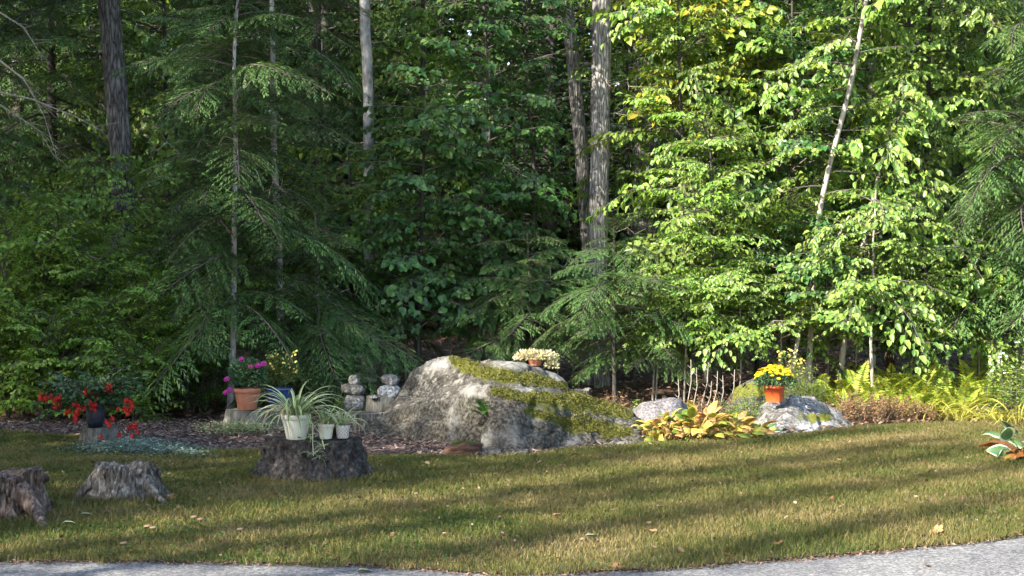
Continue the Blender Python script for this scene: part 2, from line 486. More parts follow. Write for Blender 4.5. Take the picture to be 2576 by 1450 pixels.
def leafy_branch(seed, L, nside, side, pitch, ll, lw, mats, rise=.15, droop=.25, flat=.25, fold=.15, ldroop=.22, name='leafy_branch', face=.85, sag=.5):
    """a branch along +X with alternate side twigs and leaves"""
    r = random.Random(seed)
    mb = MB()
    sway = r.uniform(-.12, .12)
    pts = [axis_pt(s, L, rise, droop, sway) for s in np.linspace(0, 1, 7)]
    mb.tube(pts, np.linspace(.011, .003, 7) * max(1, L), 4, 1)
    P, D, N, LL, WW = [], [], [], [], []
    def put(p, d, sgn, k):
        ang = sgn * r.uniform(.5, 1.1)
        c, s_ = math.cos(ang), math.sin(ang)
        dd = np.array([d[0] * c - d[1] * s_, d[0] * s_ + d[1] * c, d[2] - sag + r.uniform(-.4, .3)])
        nn = np.array([face + r.gauss(0, flat), r.gauss(0, flat), 1.0])
        q = r.uniform(.5, 1.25) * k
        P.append(p); D.append(dd); N.append(nn); LL.append(ll * q); WW.append(lw * q)
    for i in range(nside):
        s = .12 + .86 * (i + r.random() * .5) / nside
        p0 = axis_pt(s, L, rise, droop, sway)
        sg = 1 if i % 2 else -1
        ln = side * (1 - .55 * s) * r.uniform(.6, 1.2)
        az = sg * r.uniform(.6, 1.15)
        el = r.uniform(-.2, .3) + (rise - droop * 2 * s) * .4
        d = np.array([math.cos(az), math.sin(az), el])
        k = max(2, int(ln / pitch))
        q0 = p0
        tw = [p0]
        for j in range(1, k + 1):
            f = j / k
            p = p0 + d * ln * f + np.array([0, 0, -.22 * ln * f * f])
            tw.append(p)
            put(p, d, 1 if j % 2 else -1, 1.0 if j < k else 1.05)
            if r.random() < .35: put(p, d, -1 if j % 2 else 1, .85)
        put(tw[-1], d, r.uniform(-.3, .3), 1.0)
        mb.tube(tw, np.linspace(.0045, .0018, len(tw)), 3, 1)
    for s in np.arange(.3, 1.0, pitch / L * 1.1):
        p = axis_pt(s, L, rise, droop, sway)
        put(p, np.array([1, 0, rise - 2 * droop * s]), r.choice((-1, 1)), 1)
    put(pts[-1], np.array([1, 0, -.2]), 0, 1)
    V, F = leafset(P, D, N, LL, WW, fold, ldroop)
    mb.add(V, F, 0)
    return mb.mesh(name, mats)

def hemlock_branch(seed, L, mats, droop=.35, rise=.2):
    r = random.Random(seed)
    mb = MB()
    sway = r.uniform(-.1, .1)
    pts = [axis_pt(s, L, rise, droop, sway) for s in np.linspace(0, 1, 7)]
    mb.tube(pts, np.linspace(.010, .002, 7) * L, 4, 1)
    Q = []
    def twiglet(p, d, ln):
        Q.append((p, d, ln))
    ns = int(L / .042)
    for i in range(ns):
        s = .10 + .9 * (i + r.random() * .6) / ns
        if r.random() < .06: continue
        p0 = axis_pt(s, L, rise, droop, sway)
        sg = 1 if i % 2 else -1
        ln = L * .46 * (1 - s) ** .75 * r.uniform(.5, 1.15) + .06
        az = sg * r.uniform(.75, 1.15)
        d = np.array([math.cos(az), math.sin(az), r.uniform(-.12, .12) + (rise - 2 * droop * s) * .6])
        k = max(2, int(ln / .021))
        last = None
        for j in range(1, k + 1):
            f = j / k
            p = p0 + d * ln * f + np.array([0, 0, -.3 * ln * f * f])
            a2 = (1 if j % 2 else -1) * r.uniform(.38, .75)
            c, s_ = math.cos(a2), math.sin(a2)
            dd = np.array([d[0] * c - d[1] * s_, d[0] * s_ + d[1] * c, d[2] - .35 * f + r.gauss(0, .16)])
            twiglet(p, dd, r.uniform(.06, .12) * (1.15 - .55 * f))
            last = p
        twiglet(last, d + np.array([0, 0, -.4]), .06)
        mb.tube([p0, (p0 + last) / 2 + np.array([0, 0, .02 * ln]), last], [.003, .002, .001], 3, 1)
    P = np.array([q[0] for q in Q]); D = np.array([q[1] for q in Q]); ln = np.array([q[2] for q in Q])[:, None]
    D /= np.linalg.norm(D, axis=1)[:, None]
    S = np.cross(D, np.array([[0, 0, 1.0]])); S /= np.linalg.norm(S, axis=1)[:, None] + 1e-9
    S += rng.normal(0, .25, S.shape)
    w = .0074
    V = np.stack([P - D * .004, P + D * ln * .35 + S * w, P + D * ln, P + D * ln * .35 - S * w], 1)
    V[:, 2, 2] -= .012
    mb.add(V.reshape(-1, 3), np.arange(len(P) * 4).reshape(-1, 4), 0)
    return mb.mesh('leafy_branch', mats)

BR = {}
BR['beech'] = [leafy_branch(10 + i, 1.25, 13, .55, .062, .098, .066, [M['beech'], M['twig']], flat=.5, ldroop=.15 + .06 * i, droop=.15 + .12 * i) for i in range(6)]
BR['yellow'] = [leafy_branch(30 + i, 1.2, 13, .5, .06, .10, .072, [M['yellow_beech'], M['twig']], droop=.4, flat=.4, ldroop=.3) for i in range(5)]
BR['hobble'] = [leafy_branch(50 + i, 1.1, 10, .45, .085, .115, .092, [M['hobble'], M['twig']], flat=.35) for i in range(5)]
BR['hemlock'] = [hemlock_branch(70 + i, 1.4, [M['hemlock'], M['twig']], droop=.3 + .06 * i) for i in range(6)]
BR['shrub'] = [leafy_branch(90 + i, 1.0, 12, .34, .05, .088, .042, [M['shrub'], M['twig']], rise=.5, droop=.5, flat=.4) for i in range(5)]
BR['deep'] = [leafy_branch(110 + i, 1.5, 11, .65, .12, .15, .11, [M['darkleaf'], M['twig']], flat=.5) for i in range(4)]

def bare_branch(seed):
    r = random.Random(seed); mb = MB(); L = 1.1
    pts = [axis_pt(q, L, .1, .25, r.uniform(-.2, .2)) + np.array([0, r.gauss(0, .02), r.gauss(0, .02)]) for q in np.linspace(0, 1, 8)]
    mb.tube(pts, np.linspace(.010, .002, 8), 4)
    for k in range(9):
        i = r.randrange(1, 8); d = np.array([r.uniform(.2, 1), r.uniform(-1, 1), r.uniform(-.5, .3)]) * r.uniform(.12, .35)
        mb.tube([pts[i], pts[i] + d * .5 + np.array([0, 0, .01]), pts[i] + d], [.004, .003, .001], 3)
    return mb.mesh('bare_branch', M['dead'])
BR['dead'] = [bare_branch(170 + i) for i in range(4)]
BR['deep2'] = [leafy_branch(130 + i, 1.5, 13, .7, .075, .062, .046, [M['darkleaf'], M['twig']], flat=.6) for i in range(4)]
GOLD = 2.39996
def branch_mtx(p, az, pitch, s, roll=0):
    return Matrix.Translation(p) @ Euler((0, 0, az)).to_matrix().to_4x4() @ Euler((roll, -pitch, 0)).to_matrix().to_4x4() @ Matrix.Scale(s, 4)

def smooth_path(pts, n):
    pts = np.array([tuple(p) for p in pts], float)
    z = pts[:, 2]
    zz = np.linspace(z[0], z[-1], n)
    out = np.stack([np.interp(zz, z, pts[:, 0]), np.interp(zz, z, pts[:, 1]), zz], -1)
    for _ in range(2):
        out[1:-1, :2] = (out[:-2, :2] + 2 * out[1:-1, :2] + out[2:, :2]) / 4
    return out

def make_tree(name, label, pts, r0, r1, bark, specs, seed, group=None, cat='tree', sides=12, trunkname='trunk', parts=True, wob=.012):
    """pts: world polyline from the ground up; specs: (branch set, z0, z1, count, len0, len1, pitch0, pitch1, az range or None)"""
    r = random.Random(seed)
    base = Vector(pts[0])
    root = thing(name, label, cat, base, 0, group)
    path = smooth_path(pts, 40) - np.array(tuple(base))
    path[:, 0] += wob * np.cumsum(np.random.default_rng(seed).normal(0, 1, 40)) * .3
    mb = MB()
    tt = np.linspace(0, 1, 40)
    rad = r0 + (r1 - r0) * tt ** .8 + r0 * (.55 if sides > 10 else .15) * np.exp(-path[:, 2] / (r0 * 2.2 + .02))
    path[0, 2] -= .06
    mb.tube(path, rad, sides, 0)
    me = mb.mesh(trunkname, bark, True)
    if sides > 8:
        n = len(me.vertices)
        co = np.empty(n * 3, np.float32); me.vertices.foreach_get('co', co); co = co.reshape(-1, 3)
        c = np.repeat(path, sides, 0)
        dv = co - c
        k = 1 + .14 * fbm(np.stack([co[:, 0] * 14 + seed, co[:, 1] * 14, co[:, 2] * 1.5], -1), seed, 3)[:, None]
        co = c + dv * k
        me.vertices.foreach_set('co', co.ravel().astype(np.float32))
    obj(trunkname, me, root)
    zs = path[:, 2]
    for (bs, z0, z1, cnt, l0, l1, p0, p1, azr) in specs:
        cnt = int(cnt * 1.3)
        ph = r.uniform(0, 6)
        for i in range(cnt):
            f = (i + r.random()) / cnt
            z = z0 + (z1 - z0) * f
            x = np.interp(z, zs, path[:, 0]); y = np.interp(z, zs, path[:, 1])
            az = (ph + GOLD * i + r.uniform(-.4, .4) if r.random() < .55 else r.uniform(-2.9, -.4)) if azr is None else r.uniform(*azr)
            ln = (l0 + (l1 - l0) * f) * r.uniform(.55, 1.3)
            pit = p0 + (p1 - p0) * f + r.gauss(0, .2)
            obj('leafy_branch', r.choice(BR[bs]), root, mtx=branch_mtx(Vector((x, y, z)), az, pit, ln, r.gauss(0, .25)), kind='stuff')
    for i in range(5 if sides > 10 else 4):
        z = r.uniform(.8, min(4.6, zs[-1] * .7)); x = np.interp(z, zs, path[:, 0]); y = np.interp(z, zs, path[:, 1])
        obj('bare_branch', r.choice(BR['dead']), root, mtx=branch_mtx(Vector((x, y, z)), r.uniform(-3.4, .3), r.uniform(-.3, .5), r.uniform(.4, .9), r.uniform(0, 6)))
    return root

def merge_crown(name, specs, seed, mats):
    """one mesh made of many branch copies (far or unseen crowns)"""
    r = random.Random(seed)
    mb = MB()
    for (bs, z0, z1, cnt, l0, l1, p0, p1) in specs:
        for i in range(cnt):
            me = r.choice(BR[bs])
            n = len(me.vertices)
            co = np.empty(n * 3, np.float32); me.vertices.foreach_get('co', co); co = co.reshape(-1, 3)
            f = (i + r.random()) / cnt
            mtx = np.array(branch_mtx(Vector((r.gauss(0, .05), r.gauss(0, .05), z0 + (z1 - z0) * f)), GOLD * i + r.uniform(-.4, .4), p0 + (p1 - p0) * f + r.gauss(0, .12),
                                      (l0 + (l1 - l0) * f) * r.uniform(.7, 1.2), r.gauss(0, .25)))
            V = co @ mtx[:3, :3].T + mtx[:3, 3]
            lt = np.array([p.loop_total for p in me.polygons]); ls = np.array([p.loop_start for p in me.polygons]); mi = np.array([p.material_index for p in me.polygons])
            vi = np.empty(len(me.loops), np.int32); me.loops.foreach_get('vertex_index', vi)
            off = mb.n
            mb.add(V, [], 0)
            sel = ls[(lt == 4)]
            msel = mi[(lt == 4)]
            Q = vi[sel[:, None] + np.arange(4)[None]] + off
            for m in (0, 1):
                if (msel == m).any():
                    mb.F.setdefault((4, m), []).append(Q[msel == m])
    return mb.mesh(name, mats)

def wp(d, pts, top=None):
    """polyline given in frame units at depth d, from the ground up"""
    pts = sorted(pts, key=lambda q: -q[1])
    w = [pw(u, v, d) for u, v in pts]
    g = gz(w[0].x, d)
    if w[0].z > g:
        k = w[0] - (w[1] - w[0]) * ((w[0].z - g) / max(.01, (w[1].z - w[0].z)))
        w = [Vector((k.x, d, g))] + w
    else:
        w[0].z = g
    if top:
        dv = (w[-1] - w[-2]); dv = dv / dv.z
        w.append(w[-1] + dv * (top - w[-1].z))
    return w

# ------------------------------------------------------------------ the trees one can tell apart
make_tree('tree', 'thick dark furrowed trunk at the far left behind the shaded hemlocks', wp(21.5, [(272, 0), (282, 120), (292, 250), (306, 400), (312, 640)], 15), .165, .14, M['bark_big'],
          [('hemlock', 5.4, 12, 26, 1.6, 1.5, .0, .1, None)], 1, sides=20)
make_tree('hemlock_tree', 'slender hemlock with thin pale stem behind the terracotta pot', wp(17.2, [(598, 0), (590, 90), (588, 200), (594, 330), (590, 520), (588, 700), (588, 850), (578, 1050)], 7.2), .042, .010, M['bark_pale'],
          [('hemlock', 1.25, 5.6, 58, 1.0, .62, -.15, .25, None), ('hemlock', 5.6, 7, 10, .6, .25, .2, .6, None)], 2, sides=8, wob=.004)
make_tree('hemlock_tree', 'hemlock with a grey mottled stem just right of the slender one', wp(19, [(690, 300), (692, 400), (700, 560), (706, 700), (708, 900)], 8), .055, .02, M['bark_pale'],
          [('hemlock', .7, 5.8, 52, 1.25, .8, -.2, .2, None), ('hemlock', 5.8, 8, 10, .8, .3, .2, .6, None)], 3, sides=10)
make_tree('tree', 'narrow pale grey trunk rising between hemlocks and yellow green beeches', wp(21, [(916, 0), (920, 100), (928, 230), (928, 400)], 14), .082, .062, M['bark_pale'],
          [('beech', 6.6, 12, 20, 1.8, 1.6, .3, .3, None)], 4, sides=14)
make_tree('tree', 'leaning grey trunk just left of the brightest trunk', wp(22, [(1423, 0), (1436, 100), (1448, 220), (1462, 380), (1478, 600)], 14),   .105, .085, M['bark_grey'],
          [('deep', 7.5, 13, 16, 1.8, 1.6, .3, .3, None)], 5, sides=16)
make_tree('tree', 'tall straight trunk with pale sunlit bark behind the boulder', wp(20.6, [(1510, 0), (1511, 100), (1508, 250), (1504, 420), (1502, 640), (1498, 900)], 14), .145, .118, M['bark_grey'],
          [('beech', 7.0, 13, 18, 1.8, 1.5, .3, .3, None)], 6, sides=18)
make_tree('tree', 'shaggy peeling trunk half hidden by yellow leaves', wp(22.5, [(1614, 0), (1620, 120), (1622, 300), (1622, 480), (1628, 700)], 14), .16, .13, M['bark_grey'],
          [('beech', 7.5, 13, 16, 1.8, 1.5, .3, .3, None)], 7, sides=18)
# sunlit young trees on the right
SUNNY = [
 ('tree', 'yellowing young tree with heart shaped leaves at the top of the shaggy trunk', wp(21, [(1800, 300), (1790, 500), (1780, 900)], 8), .045, .02, [('yellow', 3.6, 7.8, 46, 1.35, .9, .1, .3, None), ('beech', 1.8, 3.8, 10, 1.1, 1.1, .1, .1, None)], 11),
 ('tree', 'straight thin dark stemmed sapling in the middle of the sunlit leaves', wp(21, [(1912, 200), (1914, 420), (1908, 640), (1904, 900)], 8), .04, .015, [('beech', 1.6, 6.8, 46, 1.15, 1.0, .0, .25, None)], 12),
 ('tree', 'leaning pale barked sapling crossing the sunlit leaves', wp(18.8, [(2166, 40), (2150, 130), (2128, 250), (2092, 390), (2060, 520), (2046, 640), (2036, 900)], 7.0), .042, .024, [('beech', 2.2, 6.8, 30, .8, .9, .0, .25, (-.6, 3.7))], 13),
 ('tree', 'crooked low white stem bent over in the sunlit leaves', wp(18.6, [(2086, 640), (2060, 690), (2032, 730), (2016, 800), (2008, 850)], 2.4), .032, .014, [('hobble', 1.2, 2.3, 12, .75, .7, .1, .2, None)], 14),
 ('tree', 'second leaning pale sapling right of the long leaning one', wp(19.0, [(2197, 500), (2180, 580), (2156, 660), (2128, 800), (2120, 900)], 3.0), .045, .025, [('beech', 1.8, 2.9, 14, .7, .7, .0, .25, (-.6, 3.7))], 15),
 ('tree', 'pale mottled trunk behind the leaning saplings at upper right', wp(23, [(2200, 40), (2194, 150), (2188, 300), (2190, 900)], 10), .075, .05, [('beech', 2.5, 8.6, 44, 1.5, 1.2, .0, .3, None)], 16),
 ('tree', 'slim white stemmed sapling standing in the yellow ferns', wp(18.2, [(2200, 640), (2194, 760), (2196, 940)], 2.7), .026, .010, [('beech', 1.2, 2.6, 26, .8, .6, -.05, .25, None)], 17),
 ('tree', 'broad leafy beech whose boughs reach to the right edge', wp(20, [(2330, 300), (2320, 900)], 8), .05, .02, [('beech', 1.3, 7.2, 62, 1.15, 1.15, -.1, .2, None)], 18),
 ('tree', 'leafy beech high over the dark hemlock at the right edge', wp(22, [(2480, 200), (2470, 900)], 9), .06, .025, [('beech', 4.2, 8, 34, 1.4, 1.1, -.05, .2, None)], 19),
 ('tree', 'round leaved sapling between the pale trunk and the sunlit leaves', wp(20, [(1720, 450), (1730, 900)], 5.8), .035, .015, [('beech', 1.2, 5.6, 50, .9, .8, -.05, .3, None)], 20),
 ('tree', 'bushy sapling with small leaves low behind the dried stems', wp(19, [(1800, 700), (1810, 900)], 3.6), .03, .012, [('shrub', 1.0, 3.5, 40, 1.0, .7, -.1, .3, None)], 21),
 ('tree', 'leafy sapling behind the yellow chrysanthemum pot', wp(19.8, [(1990, 400), (1985, 900)], 5.5), .035, .015, [('hobble', 1.5, 5.2, 34, .95, .8, -.1, .3, None)], 22),
]
for (nm, lb, p, r0, r1, sp, sd) in SUNNY:
    make_tree(nm, lb, p, r0, r1, M['bark_young'] if sd in (13, 14, 15, 16, 17) else M['bark_dark'], sp, sd, group='sunlit young trees at the edge of the woods', sides=8, wob=.01)
# shaded broadleaf trees in the middle
MID = [
 ('tree', 'yellow green beech in shade right of the narrow pale trunk', wp(22.5, [(1060, 300), (1050, 900)], 9), .06, .02, [('beech', 2.2, 8.4, 58, .95, .9, -.05, .25, None)], 31),
 ('tree', 'dim beech low between the hemlocks and the boulder', wp(20.6, [(880, 500), (890, 900)], 3.4), .04, .02, [('beech', 1.2, 3.2, 30, .95, .7, -.05, .25, None)], 32),
 ('tree', 'round leaved tree with grey green leaves above the boulder', wp(20, [(1225, 160), (1232, 330), (1222, 600), (1210, 900)], 7), .035, .015, [('hobble', 1.3, 6.6, 54, 1.0, .85, -.1, .25, None)], 33),
 ('tree', 'thin forked sapling left of the leaning grey trunk', wp(20.4, [(1320, 100), (1327, 250), (1345, 420), (1337, 700), (1325, 900)], 7), .035, .012, [('hobble', 1.4, 6.6, 50, .72, .62, -.1, .25, None)], 34),
 ('tree', 'dark leaved bushy tree directly behind the stone cairns', wp(19.5, [(1060, 600), (1050, 900)], 4.2), .035, .015, [('hobble', .9, 4.0, 40, 1.05, .8, -.1, .25, None)], 35),
 ('tree', 'shaded beech filling the gap behind the big left trunk', wp(26, [(420, 300), (430, 900)], 9), .06, .025, [('beech', 2, 8, 44, 1.4, 1.2, -.05, .25, None)], 36),
 ('tree', 'shaded leafy sapling at the foot of the big left trunk', wp(20.6, [(240, 500), (250, 900)], 3.2), .03, .012, [('beech', 1.0, 3.1, 34, 1.0, .7, -.05, .25, None)], 37),
 ('tree', 'small beech beside the foot of the sunlit straight trunk', wp(21.3, [(1580, 420), (1590, 900)], 6), .035, .015, [('beech', 1.7, 5.6, 30, .65, .6, -.05, .25, None)], 38),
]
for (nm, lb, p, r0, r1, sp, sd) in MID:
    make_tree(nm, lb, p, r0, r1, M['bark_dark'], sp, sd, group='shaded broadleaf trees in the middle', sides=8, wob=.01)
HEM = [
 ('hemlock_tree', 'low wide hemlock in front of the straight trunk above the boulder', wp(18.4, [(1545, 820), (1546, 980)], 2.25), .03, .01, [('hemlock', 1.0, 2.2, 24, .78, .35, -.1, .35, None)], 41),
 ('hemlock_tree', 'small hemlock right behind the top of the boulder', wp(19.2, [(1330, 700), (1340, 950)], 2.2), .03, .01, [('hemlock', .95, 2.1, 22, .8, .4, -.1, .35, None)], 42),
 ('hemlock_tree', 'hemlock with bluish drooping boughs at the right edge of the woods', wp(19, [(2600, 300), (2590, 950)], 6), .06, .02, [('hemlock', .9, 5.4, 60, 1.3, .7, -.1, .2, None)], 43),
 ('hemlock_tree', 'dark hemlock at the far left edge', wp(20, [(-30, 200), (-20, 900)], 9), .09, .03, [('hemlock', 1.2, 8.2, 60, 1.15, .8, -.2, .15, None)], 44),
 ('hemlock_tree', 'dark hemlock behind the big left trunk', wp(25, [(130, 100), (140, 900)], 11), .1, .04, [('hemlock', 2, 10, 60, 1.8, 1.2, -.2, .15, None)], 45),
 ('hemlock_tree', 'tall hemlock behind the two slender hemlock stems', wp(22.6, [(560, 100), (560, 900)], 10), .1, .03, [('hemlock', 1.6, 9.2, 64, 1.2, .9, -.2, .15, None)], 46),
 ('hemlock_tree', 'hemlock whose upper boughs hang across the narrow pale trunk', wp(21.6, [(800, 100), (805, 900)], 9), .08, .03, [('hemlock', 3.2, 8.4, 40, .8, .8, -.2, .15, None)], 47),
 ('hemlock_tree', 'little hemlock with low boughs behind the blue pot', wp(17.6, [(800, 830), (806, 1000)], 2.4), .028, .01, [('hemlock', .45, 2.3, 30, .85, .35, -.1, .35, None)], 48),
 ('hemlock_tree', 'leafy hemlock behind the beech at upper right', wp(23.5, [(2420, 100), (2420, 900)], 9), .08, .03, [('hemlock', 1.4, 8.6, 56, 1.4, .9, -.1, .15, None)], 49),
]
for (nm, lb, p, r0, r1, sp, sd) in HEM:
    make_tree(nm, lb, p, r0, r1, M['bark_dark'], sp, sd, group='hemlocks', sides=8, wob=.006)
# leafy shrub at lower left
SHR = [(16.7, 120, 1.35, 'rounded light green shrub left of the fuchsia'), (16.6, 340, 1.0, 'lowest light green shrub at the edge of the mulch'), (18.2, 110, 2.9, 'high arching shoots of shrub at the far left'), (17.2, 60, 2.2, 'arching light green shrub at the lower left edge'), (17.6, 190, 2.3, 'tallest light green shrub behind the fuchsia'), (17.0, 300, 1.5, 'low light green shrub right of the fuchsia pot'),
       (16.9, 20, 1.2, 'small light green shrub at the left edge beside the mulch'), (18.6, 400, 2.0, 'loose shrub with long shoots behind the mulch'), (17.8, 480, 1.7, 'thin shrub with yellow green tips left of the slender hemlock')]
for i, (d, u, h, lb) in enumerate(SHR):
    x = (u - CU) / FD * d
    b = Vector((x, d, gz(x, d)))
    root = thing('shrub', lb, 'shrub', b, 0, 'light green shrubs at lower left')
    r = random.Random(500 + i)
    mb = MB()
    for k in range(9):
        a = r.uniform(0, 6.28); s = r.uniform(.15, .4) * h
        p1 = Vector((math.cos(a) * s, math.sin(a) * s, h * r.uniform(.6, .95)))
        path = [Vector((0, 0, -.03)), p1 * .5 + Vector((0, 0, h * .12)), p1]
        mb.tube(path, [.012, .008, .003], 5)
        for q in range(13):
            f = r.uniform(.03, 1)
            pp = path[0].lerp(path[1], f * 2) if f < .5 else path[1].lerp(path[2], f * 2 - 1)
            obj('leafy_branch', r.choice(BR['shrub']), root, mtx=branch_mtx(pp, r.uniform(0, 6.28), r.uniform(.0, .8), r.uniform(.4, .8) * (h / 1.7) ** .5, r.gauss(0, .3)), kind='stuff')
    obj('stem', mb.mesh('stem', M['twig']), root)

# ------------------------------------------------------------------ trees deep in the woods, far wood, trees that throw the shade
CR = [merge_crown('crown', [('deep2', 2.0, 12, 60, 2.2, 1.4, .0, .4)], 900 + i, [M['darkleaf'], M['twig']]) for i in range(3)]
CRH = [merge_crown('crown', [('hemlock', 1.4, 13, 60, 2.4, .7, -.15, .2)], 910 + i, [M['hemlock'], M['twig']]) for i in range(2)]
tm = MB(); tm.tube([(0, 0, -.1), (.03, .02, 3), (-.03, .05, 7), (.02, 0, 13)], [.17, .13, .11, .03], 10)
TRUNK = tm.mesh('trunk', M['bark_dark'], True)
r = random.Random(77)
for i in range(30):
    y = 28.5 + 9 * ((i * .618) % 1) + r.uniform(-.5, .5)
    x = -13 + 27.5 * (i + r.random() * .7) / 30
    h = r.random() < .35
    root = thing('hemlock_tree' if h else 'tree', 'dark hemlock deep in the shaded woods' if h else 'dim leafy tree deep in the shaded woods', 'tree', (x, y, gz(x, y)), r.uniform(0, 6), 'hemlocks deep in the woods' if h else 'leafy trees deep in the woods')
    s = r.uniform(.85, 1.15)
    root.scale = (s, s, s)
    obj('trunk', TRUNK, root)
    obj('crown', r.choice(CRH if h else CR), root, kind='stuff')
# far wood: one mass of foliage
n = 120000
x = rng.uniform(-26, 26, n); y = rng.uniform(39, 52, n); z = 17 * rng.uniform(0, 1, n) ** 1.35
den = vnoise(np.stack([x * .35, y * .35, z * .5], -1), 31)
ok = (den > -.35) | (z < 7)
x, y, z = x[ok], y[ok], z[ok]; n = len(x)
V, F = leafset(np.stack([x, y, z + GZ(x, y)], -1), rng.normal(0, 1, (n, 3)) * [1, 1, .4], rng.normal(0, .5, (n, 3)) + [0, 0, 1], rng.uniform(.35, .6, n), rng.uniform(.25, .42, n))
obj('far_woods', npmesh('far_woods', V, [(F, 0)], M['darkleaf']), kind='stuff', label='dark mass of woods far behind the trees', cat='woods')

SHADE = [(-9.6, 11.0, 1.0, 0, .65, 2), (-10.2, 12.8, 1.0, 0, 1.1, 4.2), (-10.4, 15.2, 1.0, 0, 1.1, 4.2), (-9.8, 17.6, 1.0, 0, 1, 4.2), (-12, 13, 1.1, 0, 1, 4), (-12.5, 16.5, 1.1, 0, 1, 4), (-10.8, 20, 1.1, 0, 1, 3), (-13, 23, 1.2, 1, 1, 0),
         (-9.2, 5.0, .58, 0, 1.2, 0), (-9.0, 6.4, .62, 1, 1, 0), (-9.6, 8.0, .64, 0, 1.2, 0), (-9.0, 9.4, .68, 0, 1.1, 0), (-10.8, 7, .66, 0, 1.2, 0), (-11, 9.4, .72, 1, 1, 0),
         (-9, 4.75, .71, 2, .8, 0), (-9, 5.6, .665, 2, .9, 0), (-9.1, 6.5, .61, 2, 1.0, 0), (-9, 7.4, .59, 2, 1.0, 0), (-9.2, 4.0, .9, 2, .75, 0), (-9, 2.75, .92, 2, .62, 0), (-9.3, 1.7, .95, 2, .55, 0), (-9, .85, .95, 2, .6, 0), (-9.2, -.75, 1.0, 2, .5, 0)]
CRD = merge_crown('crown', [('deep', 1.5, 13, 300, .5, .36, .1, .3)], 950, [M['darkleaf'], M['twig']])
for i, (x, y, s, k, wd, lift) in enumerate(SHADE):
    root = thing('tree' if k else 'hemlock_tree', 'leafy tree left of the lawn, out of the picture' if k else 'hemlock left of the lawn, out of the picture', 'tree', (x, y, gz(x, y)), i * 1.7, 'trees beside the lawn that shade it')
    root.scale = (s * wd, s * wd, s)
    obj('trunk', TRUNK, root)
    obj('crown', CRD if k == 2 else (CR[i % 3] if k else CRH[i % 2]), root, kind='stuff', loc=(0, 0, lift / s))

# ------------------------------------------------------------------ understory that fills the wood's edge
r = random.Random(4242)
UND = [(1130, 20.5, 1.7, 'hobble'), (1240, 21.5, 1.9, 'hobble'), (1020, 21, 2.1, 'hobble'), (930, 20.5, 1.6, 'hemlock'), (1440, 21, 1.8, 'hobble'), (1650, 19.0, 1.6, 'beech'), (1720, 18.6, 1.5, 'shrub'), (1860, 18.6, 1.7, 'beech'),
       (1960, 18.8, 1.8, 'beech'), (2080, 19.3, 1.9, 'beech'), (2150, 19.4, 1.7, 'beech'), (2290, 19.4, 1.25, 'hobble'), (2380, 19.0, 1.6, 'beech'), (2460, 19.2, 1.7, 'beech'), (2330, 22, 1.8, 'beech'), (130, 19.5, 2.0, 'hobble'), (330, 20, 2.0, 'beech'),
       (440, 21, 2.0, 'hobble'), (640, 21, 1.6, 'hemlock'), (760, 20.5, 1.5, 'hemlock'), (540, 20.0, 1.4, 'hemlock'), (840, 21.5, 2.0, 'hobble'), (1400, 19.6, 1.5, 'hemlock'), (1641, 18.8, 1.15, 'hemlock'), (1780, 20.2, 1.9, 'beech')]
NEAR = {130: 'at the left edge behind the shrubs', 330: 'in front of the big left trunk', 440: 'left of the slender hemlock', 540: 'at the foot of the slender hemlock', 640: 'between the two hemlock stems', 760: 'behind the yellow flowers in the blue pot',
        840: 'left of the stone cairns', 930: 'behind the left cairn', 1020: 'behind the right cairn', 1130: 'behind the left hump of the boulder', 1240: 'behind the middle of the boulder', 1400: 'behind the sedum pot',
        1440: 'left of the straight trunk', 1650: 'right of the straight trunk', 1641: 'right of the boulder', 1720: 'behind the smooth grey rock', 1780: 'above the dried white stems', 1860: 'left of the chrysanthemum', 1960: 'behind the chrysanthemum', 2080: 'under the leaning sapling',
        2150: 'behind the slim white stem', 2290: 'over the ferns', 2330: 'deeper behind the ferns', 2380: 'behind the right ferns', 2460: 'near the right edge'}
for i, (u, d, h, bs) in enumerate(UND):
    x = (u - CU) / FD * d
    root = thing('sapling', {'hobble': 'broad leaved understory sapling ', 'hemlock': 'small understory hemlock ', 'beech': 'low leafy beech sapling ', 'shrub': 'fine leaved understory sapling '}[bs] + NEAR[u], 'sapling', (x, d, gz(x, d)), 0, 'understory saplings')
    mb = MB(); mb.tube([(0, 0, -.03), (.03, 0, h * .5), (-.02, .02, h)], [.014, .010, .004], 5)
    obj('stem', mb.mesh('stem', M['bark_young']), root)
    for k in range(24):
        f = (k + r.random()) / 24
        obj('leafy_branch', r.choice(BR[bs]), root, mtx=branch_mtx(Vector((0, 0, h * (.42 + .58 * f))), r.uniform(-3.3, .2) if r.random() < .6 else r.uniform(0, 6.28), r.uniform(-.1, .4), (.75 - .25 * f) * r.uniform(.7, 1.2), r.gauss(0, .25)), kind='stuff')

